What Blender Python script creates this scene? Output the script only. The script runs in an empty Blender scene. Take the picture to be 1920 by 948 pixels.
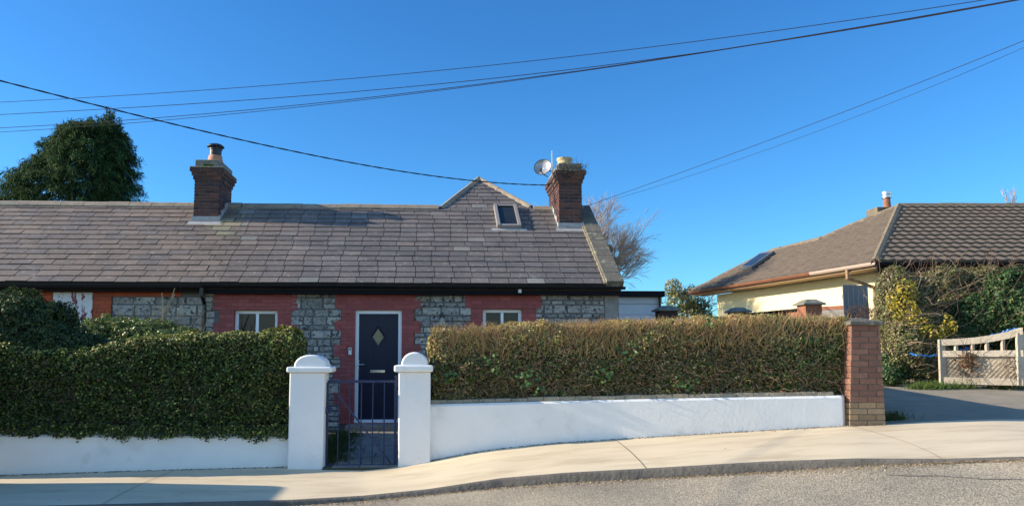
import bpy, math, random
import numpy as np
from mathutils import Vector
from mathutils import noise as mnoise
R = math.radians
sc = bpy.context.scene
rng = np.random.default_rng(7)
random.seed(7)

# ------------------------------------------------------------ camera, sky, sun
FPX, CX, HOR = 1340.0, 870.0, 670.0
YAW, PITCH = R(2.5), R(5.0)
EYE = Vector((0.0, 0.0, 1.5))
CY = HOR - FPX * math.tan(PITCH)
cam_d = bpy.data.cameras.new('camera')
cam = bpy.data.objects.new('camera', cam_d)
sc.collection.objects.link(cam)
cam.location = EYE
cam.rotation_euler = (R(90) + PITCH, 0, -YAW)
cam_d.sensor_width = 36.0
cam_d.lens = FPX / 1920 * 36
cam_d.shift_x = (960 - CX) / 1920
cam_d.shift_y = (CY - 474) / 1920
cam_d.clip_end = 3000
sc.camera = cam

SUN_EL, SUN_A = R(22.0), R(1.6)            # low winter sun from the left, a touch behind the facades
w = bpy.data.worlds.new('World'); sc.world = w; w.use_nodes = True
nt = w.node_tree; bg = nt.nodes['Background']
sky = nt.nodes.new('ShaderNodeTexSky'); sky.sky_type = 'NISHITA'; sky.sun_disc = False
sky.sun_elevation = SUN_EL
sky.sun_rotation = math.atan2(-math.cos(SUN_A), math.sin(SUN_A))
sky.air_density = 1.0; sky.dust_density = 0.3; sky.ozone_density = 2.6; sky.altitude = 60
hs = nt.nodes.new('ShaderNodeHueSaturation'); hs.inputs['Saturation'].default_value = 1.18
hs.inputs['Hue'].default_value = 0.5; hs.inputs['Value'].default_value = 1.12
nt.links.new(sky.outputs[0], hs.inputs['Color']); 
# a clear winter sky is deepest blue well away from the sun, to the north
wtc = nt.nodes.new('ShaderNodeTexCoord'); wsx = nt.nodes.new('ShaderNodeSeparateXYZ'); nt.links.new(wtc.outputs['Generated'], wsx.inputs[0])
wmr = nt.nodes.new('ShaderNodeMapRange'); wmr.interpolation_type = 'SMOOTHSTEP'
wmr.inputs['From Min'].default_value = -.35; wmr.inputs['From Max'].default_value = .55; nt.links.new(wsx.outputs['Y'], wmr.inputs['Value'])
wmx = nt.nodes.new('ShaderNodeMix'); wmx.data_type = 'RGBA'; wmx.blend_type = 'MULTIPLY'
nt.links.new(wmr.outputs[0], wmx.inputs['Factor']); nt.links.new(hs.outputs[0], wmx.inputs['A']); wmx.inputs['B'].default_value = (.31, .60, .80, 1)
nt.links.new(wmx.outputs['Result'], bg.inputs[0])
bg.inputs[1].default_value = 0.15
sd = bpy.data.lights.new('sun', 'SUN'); sd.energy = 5.0; sd.angle = R(0.53); sd.color = (1.0, 0.87, 0.68)
sun = bpy.data.objects.new('sun', sd); sc.collection.objects.link(sun)
sdir = Vector((-math.cos(SUN_EL) * math.cos(SUN_A), math.cos(SUN_EL) * math.sin(SUN_A), math.sin(SUN_EL)))
sun.rotation_euler = sdir.to_track_quat('Z', 'Y').to_euler()
sun.location = (-20, 5, 15)
sc.view_settings.view_transform = 'Standard'; sc.view_settings.look = 'None'
sc.view_settings.exposure = 0.74; sc.view_settings.gamma = 1.0; sc.view_settings.use_curve_mapping = False

# ------------------------------------------------------------ measuring helpers (true distances in metres)
_f = (math.cos(PITCH), math.sin(PITCH))
def ray(px, py):
    u = (px - CX) / FPX; v = (CY - py) / FPX
    fw = _f[0] - v * _f[1]; up = _f[1] + v * _f[0]
    return Vector((u * math.cos(YAW) + fw * math.sin(YAW), -u * math.sin(YAW) + fw * math.cos(YAW), up)), fw
def at_d(px, py, d):
    r, fw = ray(px, py); return EYE + r * (d / fw)
def at_Y(px, py, Y):
    r, fw = ray(px, py); return EYE + r * (Y / r.y)
def at_X(px, py, X):
    r, fw = ray(px, py); return EYE + r * (X / r.x)
def at_plane(px, py, p, n):
    r, fw = ray(px, py); return EYE + r * ((p - EYE).dot(n) / r.dot(n))
def lerp(a, b, t): return a + (b - a) * t
def interp(x, xs, ys): return float(np.interp(x, xs, ys))

# ------------------------------------------------------------ materials
def new_mat(name):
    m = bpy.data.materials.new(name); m.use_nodes = True
    return m, m.node_tree, m.node_tree.nodes['Principled BSDF']
def mat(name, c1, c2=None, scale=8.0, rough=0.7, bump=0.0, bscale=60.0, metallic=0.0, attr=False,
        c3=None, c3scale=2.0, c3lo=0.55, c3hi=0.7, spec=0.4, detail=6.0, transl=0.0, bdist=0.02, stretch=None):
    m, t, b = new_mat(name); N = t.nodes; L = t.links
    tc = N.new('ShaderNodeTexCoord'); vec = tc.outputs['Object']
    if stretch:
        mp = N.new('ShaderNodeMapping'); mp.inputs['Scale'].default_value = stretch
        L.new(vec, mp.inputs['Vector']); vec = mp.outputs[0]
    def ramp(sc_, lo, hi, ca, cb, det=detail):
        n = N.new('ShaderNodeTexNoise'); n.inputs['Scale'].default_value = sc_; n.inputs['Detail'].default_value = det
        n.inputs['Roughness'].default_value = 0.62
        L.new(vec, n.inputs['Vector'])
        mr = N.new('ShaderNodeMapRange'); mr.inputs['From Min'].default_value = lo; mr.inputs['From Max'].default_value = hi
        L.new(n.outputs['Fac'], mr.inputs['Value'])
        mx = N.new('ShaderNodeMix'); mx.data_type = 'RGBA'
        L.new(mr.outputs[0], mx.inputs['Factor'])
        for sock, c in ((mx.inputs['A'], ca), (mx.inputs['B'], cb)):
            if hasattr(c, 'links'): L.new(c, sock)
            else: sock.default_value = (*c, 1)
        return mx.outputs['Result']
    col = ramp(scale, 0.32, 0.68, c1, c2 if c2 else c1)
    if attr:
        a = N.new('ShaderNodeAttribute'); a.attribute_name = 'Col'
        mm = N.new('ShaderNodeMix'); mm.data_type = 'RGBA'; mm.blend_type = 'MULTIPLY'; mm.inputs['Factor'].default_value = 1
        L.new(col, mm.inputs['A']); L.new(a.outputs['Color'], mm.inputs['B']); col = mm.outputs['Result']
    if c3: col = ramp(c3scale, c3lo, c3hi, col, c3)
    L.new(col, b.inputs['Base Color'])
    b.inputs['Roughness'].default_value = rough; b.inputs['Metallic'].default_value = metallic
    b.inputs['Specular IOR Level'].default_value = spec
    if bump:
        n = N.new('ShaderNodeTexNoise'); n.inputs['Scale'].default_value = bscale; n.inputs['Detail'].default_value = 5
        L.new(vec, n.inputs['Vector'])
        bp = N.new('ShaderNodeBump'); bp.inputs['Strength'].default_value = bump; bp.inputs['Distance'].default_value = bdist
        L.new(n.outputs['Fac'], bp.inputs['Height']); L.new(bp.outputs[0], b.inputs['Normal'])
    if transl:
        tr = N.new('ShaderNodeBsdfTranslucent'); L.new(col, tr.inputs['Color'])
        ms = N.new('ShaderNodeMixShader'); ms.inputs[0].default_value = transl
        out = N['Material Output']
        L.new(b.outputs[0], ms.inputs[1]); L.new(tr.outputs[0], ms.inputs[2]); L.new(ms.outputs[0], out.inputs['Surface'])
    return m
W1 = (1, 1, 1)
M = {}
M['slate'] = mat('slate', (.80,.81,.82), (1.15,1.12,1.08), 1.6, .66, .4, 45, attr=True, c3=(.38,.35,.29), c3scale=11, c3lo=.57, c3hi=.80, spec=.45, bdist=.01)
M['roof_core'] = mat('roof_core', (.045,.04,.04), rough=.9)
M['ridge'] = mat('ridge_tile', (.36,.28,.20), (.22,.18,.14), 6, .8, .4, 40, c3=(.30,.29,.20), c3scale=4)
M['innercoping'] = mat('brown_concrete_edge', (.44,.36,.25), (.26,.21,.15), 6, .9, .8, 30)
M['fillet'] = mat('lime_mortar_fillet', (.34,.30,.20), (.20,.18,.13), 8, .9)
M['coping'] = mat('mortar_coping', (.17,.15,.115), (.11,.10,.08), 5, .9, .7, 25, c3=(.34,.33,.24), c3scale=6)
M['mortar'] = mat('mortar', (.19,.185,.18), (.13,.125,.12), 9, .95, .5, 50)
M['stone'] = mat('limestone', (.72,.74,.78), (1.35,1.3,1.2), 9, .85, 1.0, 16, attr=True, c3=(.05,.05,.055), c3scale=15, c3lo=.53, c3hi=.64, bdist=.08)
M['cement'] = mat('cement_render', (.21,.205,.19), (.30,.29,.27), 5, .9, .5, 30)
M['redpaint'] = mat('red_masonry_paint', (.29,.066,.062), (.34,.085,.078), 6, .62, .35, 60, attr=True)
M['orange'] = mat('orange_brick_paint', (.42,.085,.03), (.34,.07,.03), 6, .7, .4, 50, attr=True)
M['redjoint'] = mat('painted_joint', (.15,.03,.04), rough=.8)
M['brick'] = mat('chimney_brick', (.9,.85,.85), (1.2,1.1,1.05), 14, .85, .7, 60, attr=True, c3=(.06,.05,.05), c3scale=8, c3lo=.56, c3hi=.74)
M['brick_joint'] = mat('lime_joint', (.27,.24,.21), (.15,.135,.12), 12, .95)
M['pbrick'] = mat('pillar_brick', (.85,.85,.85), (1.15,1.1,1.05), 10, .8, .6, 70, attr=True)
M['lead'] = mat('lead_flashing', (.30,.30,.30), (.45,.44,.43), 12, .6, .3, 40)
M['concrete'] = mat('weathered_concrete', (.27,.26,.22), (.14,.135,.11), 9, .9, .8, 40, c3=(.10,.13,.05), c3scale=5, c3lo=.6, c3hi=.75)
M['white'] = mat('white_masonry_paint', (.82,.81,.79), (.75,.745,.73), 2.2, .8, .18, 22, c3=(.52,.50,.44), c3scale=3.0, c3lo=.60, c3hi=.95, bdist=.012)
M['winframe'] = mat('roof_window_frame', (.27,.25,.235), rough=.5)
M['rwgrey'] = mat('dull_grey_frame', (.13,.135,.14), rough=.6)
M['ridge_lichen'] = mat('lichened_ridge_tile', (.25,.19,.12), (.13,.115,.09), 5, .9, .5, 30, c3=(.36,.25,.08), c3scale=3, c3lo=.62, c3hi=.75)
M['lampshade'] = mat('enamel_shade', (.40,.35,.28), (.30,.26,.2), 10, .4)
M['shadedpier'] = mat('pier_brick_shade_tone', (.06,.035,.035), (.04,.03,.03), 10, .9)  # pier brick again, with shade put into the colour
M['upvc'] = mat('white_frame', (.86,.88,.92), rough=.3)
M['glass'] = mat('window_glass', (.015,.018,.02), (.03,.035,.035), 3, .04, spec=.3)
M['blind'] = mat('blind', (.55,.55,.55), rough=.8)
M['obscure'] = mat('obscured_glass', (.18,.18,.11), (.06,.07,.055), 14, .15, spec=.6)
M['navy'] = mat('navy_door_skin', (.002,.005,.024), (.003,.006,.028), 8, .45, .1, 120, stretch=(6,6,.6))
M['chrome'] = mat('chrome', (.75,.75,.76), rough=.15, metallic=1)
M['black'] = mat('black_gutter', (.008,.008,.012), rough=.25, spec=.35)
M['fascia'] = mat('black_fascia', (.008,.008,.012), rough=.6, spec=.12)
M['fascia_old'] = mat('old_dark_fascia', (.014,.012,.014), (.02,.015,.015), 6, .8, spec=.15)
M['gateblue'] = mat('blue_gate_paint', (.018,.036,.12), (.02,.026,.06), 18, .45, .4, 90, c3=(.07,.035,.03), c3scale=22, c3lo=.62, c3hi=.72)
M['pot_cream'] = mat('cream_clay_pot', (.62,.50,.27), (.45,.35,.2), 9, .7, .3, 40)
M['pot_red'] = mat('terracotta_pot', (.52,.25,.14), (.42,.2,.12), 9, .75)
M['steel'] = mat('steel', (.55,.55,.56), rough=.3, metallic=.9)
M['dish'] = mat('dish_grey', (.42,.42,.43), rough=.35, metallic=.35)
M['plastic'] = mat('white_plastic', (.75,.75,.75), rough=.35)
M['darkplastic'] = mat('dark_plastic', (.02,.02,.022), rough=.35)
M['cable'] = mat('cable_black', (.02,.018,.024), rough=.6)
M['yellow'] = mat('cream_render', (.93,.79,.47), (.89,.75,.44), 2.5, .85, .3, 60)
M['tile'] = mat('concrete_tile', (.175,.135,.10), (.125,.10,.08), 4, .85, .4, 50, c3=(.25,.22,.17), c3scale=22, c3lo=.62, c3hi=.72)
M['brownpvc'] = mat('brown_gutter', (.19,.075,.045), (.24,.10,.06), 5, .4)
M['palebrown'] = mat('faded_gutter', (.50,.38,.32), rough=.35)
M['soffit'] = mat('timber_soffit', (.34,.22,.13), (.28,.17,.10), 7, .6)
M['greywood'] = mat('grey_weathered_board', (.17,.17,.175), (.27,.26,.25), 5, .9, .5, 40, stretch=(9,9,.8))
M['gatewood'] = mat('pale_weathered_timber', (.55,.47,.36), (.43,.365,.28), 4, .85, .5, 30, attr=True, c3=(.22,.18,.14), c3scale=3, c3lo=.58, c3hi=.75)
M['bluerope'] = mat('blue_tarpaulin', (.01,.12,.36), (.02,.18,.48), 12, .4)
M['clad'] = mat('pale_cladding', (.62,.66,.72), (.55,.6,.66), 4, .55)
M['pier'] = mat('pier_brick', (.33,.14,.08), (.24,.10,.06), 12, .85, .5, 50)
M['pave'] = mat('concrete_pavement', (.70,.585,.405), (.60,.50,.345), 1.3, .88, .35, 140, c3=(.38,.28,.17), c3scale=2.0, c3lo=.50, c3hi=.88, bdist=.004, stretch=(.5,1.6,1))
M['jointline'] = mat('joint_line', (.27,.21,.15), rough=.95)
M['kerb'] = mat('kerb_concrete', (.155,.14,.12), (.10,.09,.08), 5, .95, .5, 30, c3=(.09,.085,.075), c3scale=14, c3lo=.56, c3hi=.68)
M['drive'] = mat('driveway_tarmac', (.34,.295,.225), (.25,.22,.17), 2.4, .95, .9, 90, c3=(.33,.29,.235), c3scale=7, c3lo=.6, c3hi=.7)
M['soil'] = mat('soil_and_moss', (.085,.07,.045), (.05,.065,.03), 4, .95, .8, 20)
M['flag'] = mat('flagstone', (.30,.26,.22), (.20,.175,.155), 3, .85, .4, 50, c3=(.36,.33,.28), c3scale=6)
M['leaf'] = mat('leaves', W1, (.85,.85,.85), 20, .42, attr=True, transl=.28, spec=.45)
M['leafglossy'] = mat('glossy_leaves', W1, (.9,.9,.9), 20, .55, attr=True, transl=.28, spec=.35)
M['leafmatt'] = mat('matt_leaves', W1, (.85,.85,.85), 20, .8, attr=True, transl=.2, spec=.15)
M['twig'] = mat('twigs', W1, (.8,.8,.8), 20, .85, attr=True)
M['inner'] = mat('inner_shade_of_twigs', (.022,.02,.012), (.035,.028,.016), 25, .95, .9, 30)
M['bark'] = mat('bark', (.12,.09,.07), (.07,.055,.045), 8, .9, .8, 20)
M['peel'] = mat('peeling_white_board', (.70,.70,.70), (.62,.62,.64), 6, .7, c3=(.20,.05,.07), c3scale=9, c3lo=.545, c3hi=.57, stretch=(1.4,1,.6))
# road: chip seal with worn pale wheel marks
def road_mat():
    m, t, b = new_mat('chip_seal'); N = t.nodes; L = t.links
    tc = N.new('ShaderNodeTexCoord')
    v = N.new('ShaderNodeTexVoronoi'); v.inputs['Scale'].default_value = 85; L.new(tc.outputs['Object'], v.inputs['Vector'])
    n = N.new('ShaderNodeTexNoise'); n.inputs['Scale'].default_value = 1.1; n.inputs['Detail'].default_value = 7; L.new(tc.outputs['Object'], n.inputs['Vector'])
    cr = N.new('ShaderNodeValToRGB'); L.new(v.outputs['Color'], cr.inputs[0])
    cr.color_ramp.elements[0].position = .1; cr.color_ramp.elements[0].color = (.20,.175,.135,1)
    cr.color_ramp.elements[1].position = .9; cr.color_ramp.elements[1].color = (.50,.44,.34,1)
    cr2 = N.new('ShaderNodeValToRGB'); L.new(n.outputs['Fac'], cr2.inputs[0])
    cr2.color_ramp.elements[0].position = .35; cr2.color_ramp.elements[0].color = (.80,.79,.78,1)
    cr2.color_ramp.elements[1].position = .68; cr2.color_ramp.elements[1].color = (1.12,1.08,1.02,1)
    mx = N.new('ShaderNodeMix'); mx.data_type = 'RGBA'; mx.blend_type = 'MULTIPLY'; mx.inputs['Factor'].default_value = 1
    L.new(cr.outputs[0], mx.inputs['A']); L.new(cr2.outputs[0], mx.inputs['B']); L.new(mx.outputs['Result'], b.inputs['Base Color'])
    b.inputs['Roughness'].default_value = .9; b.inputs['Specular IOR Level'].default_value = .25
    bp = N.new('ShaderNodeBump'); bp.inputs['Strength'].default_value = .8; bp.inputs['Distance'].default_value = .006
    L.new(v.outputs['Distance'], bp.inputs['Height']); L.new(bp.outputs[0], b.inputs['Normal'])
    return m
M['road'] = road_mat()
M['tarline'] = mat('tar_line', (.09,.085,.08), rough=.8)

# ------------------------------------------------------------ mesh building
def thing(name, label, cat, loc=(0, 0, 0), group=None):
    o = bpy.data.objects.new(name, None); sc.collection.objects.link(o)
    o.location = loc; o.empty_display_size = .2
    tag(o, label, cat, group); return o
def tag(o, label=None, cat=None, group=None, kind=None):
    if label: o['label'] = label
    if cat: o['category'] = cat
    if group: o['group'] = group
    if kind: o['kind'] = kind
    return o
def wloc(o):
    p = Vector((0, 0, 0))
    while o is not None: p = p + o.location; o = o.parent
    return p
class MB:
    def __init__(s): s.v = []; s.f = []; s.c = []; s.m = []; s.col = None; s.mi = 0
    def face(s, idx): s.f.append(idx); s.c.append(s.col if s.col else (1, 1, 1)); s.m.append(s.mi)
    def poly(s, pts):
        b = len(s.v); s.v += [tuple(p) for p in pts]; s.face(list(range(b, b + len(pts))))
    def hexa(s, p):       # p: 8 points, bottom 4 ccw, top 4 ccw
        b = len(s.v); s.v += [tuple(q) for q in p]
        for q in ((3,2,1,0),(4,5,6,7),(0,1,5,4),(1,2,6,5),(2,3,7,6),(3,0,4,7)): s.face([b + i for i in q])
    def box(s, x0, x1, y0, y1, z0, z1):
        s.hexa([(x0,y0,z0),(x1,y0,z0),(x1,y1,z0),(x0,y1,z0),(x0,y0,z1),(x1,y0,z1),(x1,y1,z1),(x0,y1,z1)])
    def obox(s, o, a, b_, c_):   # oriented box: origin + three edge vectors
        o = Vector(o); a = Vector(a); b_ = Vector(b_); c_ = Vector(c_)
        s.hexa([o, o+a, o+a+b_, o+b_, o+c_, o+a+c_, o+a+b_+c_, o+b_+c_])
    def bar(s, p, q, w_, h_, up=(0, 0, 1)):
        p = Vector(p); q = Vector(q); d = (q - p).normalized(); u = Vector(up)
        if abs(d.dot(u)) > .95: u = Vector((0, 1, 0))
        sdv = d.cross(u).normalized(); u = sdv.cross(d).normalized()
        s.obox(p - sdv * w_ / 2 - u * h_ / 2, q - p, sdv * w_, u * h_)
    def tube(s, pts, r, n=8, cap=True):
        pts = [Vector(p) for p in pts]; rs = r if isinstance(r, (list, tuple)) else [r] * len(pts)
        b = len(s.v); prev = None
        for i, p in enumerate(pts):
            d = (pts[min(i + 1, len(pts) - 1)] - pts[max(i - 1, 0)]).normalized()
            if prev is None:
                a = d.cross(Vector((0, 0, 1)))
                if a.length < .1: a = d.cross(Vector((1, 0, 0)))
                a.normalize()
            else: a = (prev - d * prev.dot(d)).normalized()
            prev = a; c = d.cross(a)
            for k in range(n):
                t = 2 * math.pi * k / n
                s.v.append(tuple(p + (a * math.cos(t) + c * math.sin(t)) * rs[i]))
        for i in range(len(pts) - 1):
            for k in range(n):
                s.face([b + i*n + k, b + i*n + (k+1) % n, b + (i+1)*n + (k+1) % n, b + (i+1)*n + k])
        if cap:
            s.face([b + k for k in range(n)][::-1]); s.face([b + (len(pts)-1)*n + k for k in range(n)])
    def lathe(s, c, prof, n=20, axis=(0,0,1)):     # prof: (radius, height)
        c = Vector(c); ax = Vector(axis).normalized()
        a = ax.cross(Vector((0, 1, 0)) if abs(ax.y) < .9 else Vector((1, 0, 0))).normalized(); b2 = ax.cross(a)
        b = len(s.v)
        for r, h in prof:
            for k in range(n):
                t = 2 * math.pi * k / n
                s.v.append(tuple(c + ax * h + (a * math.cos(t) + b2 * math.sin(t)) * r))
        for i in range(len(prof) - 1):
            for k in range(n): s.face([b+i*n+k, b+i*n+(k+1) % n, b+(i+1)*n+(k+1) % n, b+(i+1)*n+k])
        s.face([b + k for k in range(n)][::-1]); s.face([b + (len(prof)-1)*n + k for k in range(n)])
    def build(s, name, mats, parent=None, bevel=0, smooth=False, segs=2):
        me = bpy.data.meshes.new(name); off = wloc(parent) if parent else Vector((0, 0, 0))
        me.from_pydata([(x - off.x, y - off.y, z - off.z) for x, y, z in s.v], [], s.f)
        for m_ in (mats if isinstance(mats, (list, tuple)) else [mats]): me.materials.append(m_)
        a = me.attributes.new('Col', 'FLOAT_COLOR', 'FACE')
        a.data.foreach_set('color', np.array([(c[0], c[1], c[2], 1) for c in s.c], dtype=np.float32).ravel())
        me.polygons.foreach_set('material_index', s.m)
        if smooth: me.polygons.foreach_set('use_smooth', [True] * len(s.f))
        me.update()
        o = bpy.data.objects.new(name, me); sc.collection.objects.link(o); o.parent = parent
        if bevel:
            md = o.modifiers.new('bevel', 'BEVEL'); md.width = bevel; md.segments = segs; md.limit_method = 'ANGLE'; md.angle_limit = R(40)
        return o
def quads(name, V, C, m_, parent=None, k=4):
    """V (n,4,3) corner array, C (n,3) colours: many small faces as one mesh"""
    n = len(V); off = wloc(parent) if parent else Vector((0, 0, 0))
    V = V.reshape(-1, 3) - np.array(off)
    me = bpy.data.meshes.new(name)
    me.vertices.add(n * k); me.vertices.foreach_set('co', V.astype(np.float32).ravel())
    me.loops.add(n * k); me.loops.foreach_set('vertex_index', np.arange(n * k, dtype=np.int32))
    me.polygons.add(n); me.polygons.foreach_set('loop_start', np.arange(0, n * k, k, dtype=np.int32))
    me.update(calc_edges=True)
    a = me.attributes.new('Col', 'FLOAT_COLOR', 'FACE')
    a.data.foreach_set('color', np.concatenate([C, np.ones((n, 1))], 1).astype(np.float32).ravel())
    me.materials.append(m_)
    o = bpy.data.objects.new(name, me); sc.collection.objects.link(o); o.parent = parent
    return o
def unit(a): return a / np.maximum(np.linalg.norm(a, axis=1, keepdims=True), 1e-9)
def leaf_quads(P, N_, L, Wd, droop=0.0, updir=None, spread=1.0):
    n = len(P)
    nn = unit(N_ + rng.normal(0, .55 * spread, (n, 3)))
    t = rng.normal(0, 1, (n, 3))
    if updir is not None: t = t * .55 + np.array(updir)
    t[:, 2] -= droop
    t = unit(t - nn * (t * nn).sum(1, keepdims=True)); s_ = np.cross(nn, t)
    L = (L * rng.uniform(.65, 1.25, n))[:, None]; Wd = (Wd * rng.uniform(.7, 1.2, n))[:, None]
    fold = nn * (Wd * .25)
    return np.stack([P - t*L*.5, P + s_*Wd*.5 + fold, P + t*L*.5, P - s_*Wd*.5 + fold], 1)
def sn(P, f, seed=0.0):
    """cheap smooth noise, about -1..1"""
    x, y, z = P[:, 0]*f + seed, P[:, 1]*f + seed*1.7, P[:, 2]*f - seed*.6
    return (np.sin(x*1.7 + 1.3*np.sin(y*1.1 + z*.7)) + np.sin(y*1.9 + 1.4*np.sin(z*1.3 - x*.9)) + np.sin(z*2.3 + 1.2*np.sin(x*1.5 + y*.4))) / 3
def pick(cols, wts, n, jit=.18):
    cols = np.array(cols); w_ = np.array(wts, float)
    if w_.ndim == 1: idx = rng.choice(len(cols), n, p=w_ / w_.sum())
    else:
        w_ = w_ / w_.sum(1, keepdims=True); idx = (w_.cumsum(1) < rng.random((n, 1))).sum(1).clip(0, len(cols)-1)
    c = cols[idx] * (1 + rng.normal(0, jit, (n, 1))); return np.clip(c * (1 + rng.normal(0, .06, (n, 3))), .004, .95)
def strands(P, D, L, Wd, segs=3, bend=.35):
    """thin bent twigs as crossed ribbons; returns quads"""
    n = len(P); D = unit(D); out = []
    p = P.copy(); d = D.copy(); s0 = unit(np.cross(d, rng.normal(0, 1, (n, 3))))
    for k in range(segs):
        d2 = unit(d + rng.normal(0, bend, (n, 3))); q = p + d2 * (L / segs)[:, None]
        wa = (Wd * (1 - k/segs*.6))[:, None] / 2; wb = (Wd * (1 - (k+1)/segs*.6))[:, None] / 2
        s1 = unit(np.cross(d2, s0)); s2 = unit(np.cross(d2, s1))
        for s_ in (s1, s2): out.append(np.stack([p - s_*wa, p + s_*wa, q + s_*wb, q - s_*wb], 1))
        p, d = q, d2
    return np.concatenate(out), segs * 2

# ------------------------------------------------------------ ground lines (back edge of the pavement, kerb)
PX = np.linspace(-700, 2700, 171)
bx = [-700, -100, 0, 270, 540, 680, 746, 810, 870, 924, 1046, 1160, 1360, 1590, 1660, 1750, 1870, 1920, 2700]
by = [893, 893, 891, 882, 875, 878, 873, 863, 851, 842, 830, 823, 811, 798, 796, 790, 786, 786, 782]
bd = [8.3, 8.5, 8.65, 9.0, 9.2, 9.2, 9.2, 9.2, 9.2, 9.2, 9.2, 9.2, 9.15, 9.1, 9.12, 9.2, 9.25, 9.3, 9.4]
kx = [-700, -100, 200, 540, 680, 800, 940, 1060, 1210, 1435, 1610, 1765, 1920, 2700]
ky = [962, 954, 946, 938, 930, 918, 897, 887, 879, 866, 860, 861, 857, 850]
kd = [6.4, 6.6, 6.8, 7.2, 7.3, 7.3, 7.3, 7.2, 7.1, 6.9, 6.7, 6.5, 6.3, 5.9]
ky2 = [16, 16, 14, 10, 8, 9, 16, 17, 18, 18, 13, 6, 3, 2]     # visible height of the kerb face
def back_pt(px): return at_d(px, interp(px, bx, by), interp(px, bx, bd))
def kerb_pt(px): return at_d(px, interp(px, kx, ky), interp(px, kx, kd))
def kerb_low(px):
    p = kerb_pt(px); h = interp(px, kx, ky2) / FPX * interp(px, kx, kd) * .95
    return Vector((p.x + .006, p.y - .012, p.z - h))
BK = [back_pt(p) for p in PX]; KB = [kerb_pt(p) for p in PX]; KL = [kerb_low(p) for p in PX]
BX = [p.x for p in BK]; BZ = [p.z for p in BK]; BY = [p.y for p in BK]
def base_z(x): return float(np.interp(x, BX, BZ))
def base_y(x): return float(np.interp(x, BX, BY))
def road_z(x): return float(np.interp(x, [p.x for p in KL], [p.z for p in KL]))
def rise(x):
    return lerp(.03, .75, min(max((x - 3.6) / 2.0, 0), 1))
def ground_z(x, y):
    t = min(max((y - base_y(x) - .05) / (5.0 if x < 4.5 else 8.5), 0), 1)
    z = base_z(x) + rise(x) * t
    if x > 4.5: z -= .04
    return z

# ground sheet
gb = MB()
gx = np.concatenate([[-1500, -400, -120, -50], np.linspace(-25, 25, 101), [50, 120, 400, 1500]])
gy = np.concatenate([[-1500, -300, -60, -20, -8], np.linspace(-2, 6, 9), np.linspace(6.5, 22, 94), [30, 45, 90, 300, 1500]])
for y in gy:
    for x in gx:
        yb = base_y(x)
        if y < yb + .12: 
            t_ = min(max((yb - 2.0 - y) / 7.0, 0), 1); xq = x / (1 + .6*t_)
            z = road_z(min(max(xq, -12), 14)) * (1 - t_) - .12
        else: z = ground_z(min(max(x, -25), 14), y) - .012
        gb.v.append((float(x), float(y), z))
nx = len(gx)
for j in range(len(gy) - 1):
    for i in range(nx - 1): gb.face([j*nx+i, j*nx+i+1, (j+1)*nx+i+1, (j+1)*nx+i])
tag(gb.build('ground', M['soil'], smooth=True), kind='structure')

# pavement slab
pb = MB(); S = 7
for i, px in enumerate(PX):
    for k in range(S):
        t = k / (S - 1); p = BK[i].lerp(KB[i], t)
        p = p + Vector((0, .0 if k else .06, 0))
        pb.v.append(tuple(p))
for i in range(len(PX) - 1):
    for k in range(S - 1): pb.face([i*S+k, i*S+k+1, (i+1)*S+k+1, (i+1)*S+k])
pb.mi = 1
def pave_at(pxb, pxk, t):
    a = back_pt(pxb); b = kerb_pt(pxk); return a.lerp(b, t)
for (pa, pk) in ((1152, 1212), (1592, 1768), (330, 190), (-60, -190), (2020, 2300)):
    prev = None
    for k in range(9):
        c = back_pt(lerp(pa, pk, k/8)).lerp(kerb_pt(lerp(pa, pk, k/8)), k/8)
        c.z += .006; q = (c + Vector((-.004, 0, .0)), c + Vector((.004, 0, .0)))
        if prev: pb.poly([prev[0], prev[1], q[1], q[0]])
        prev = q
tag(pb.build('pavement', [M['pave'], M['jointline']], smooth=True), kind='structure')
# kerb: rounded nose and rough face
kb = MB()
for i, px in enumerate(PX):
    pass
pxs = np.linspace(-700, 2700, 900)
for i, px in enumerate(pxs):
    a = kerb_pt(px); b = kerb_low(px); j = .006 * mnoise.noise((px*.02, 0, 0)) + .004 * mnoise.noise((px*.11, 3, 0))
    kb.v += [(a.x, a.y + .035, a.z + .004), (a.x, a.y + j, a.z + .002), (a.x, a.y - .012 + j, a.z - .014), (b.x, b.y - .006 + j, b.z - .02)]
for i in range(len(pxs) - 1):
    for k in range(3): kb.face([i*4+k, i*4+k+1, (i+1)*4+k+1, (i+1)*4+k])
tag(kb.build('kerb', [M['kerb']], smooth=True), kind='structure')
# road
rb = MB(); S = 12
for i, px in enumerate(PX):
    a = kerb_low(px)
    for k in range(S):
        t = k / (S - 1); wdt = 7.0
        rb.v.append((a.x * (1 + .6*t), a.y + .02 - wdt * t, a.z * (1 - t) + .0 * t + .03 * math.sin(t * 3.14)))
for i in range(len(PX) - 1):
    for k in range(S - 1): rb.face([i*S+k, i*S+k+1, (i+1)*S+k+1, (i+1)*S+k])
rb.mi = 1; prev = None
for k in range(40):
    px = lerp(1590, 2100, k/39); a = at_d(px, lerp(881, 921, k/39) + 2*math.sin(k*.7), 6.0)
    a = kerb_low(px); t_ = lerp(.05, .19, k/39) + .004*math.sin(k*.9); x_ = a.x*(1+.6*t_); q = (x_, a.y+.02-7*t_, a.z*(1-t_) + .03*math.sin(t_*3.14) + .006)
    if prev: rb.poly([prev, (prev[0], prev[1]-.018, prev[2]), (q[0], q[1]-.018, q[2]), q])
    prev = q
tag(rb.build('road', [M['road'], M['tarline']], smooth=True), kind='structure')
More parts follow.
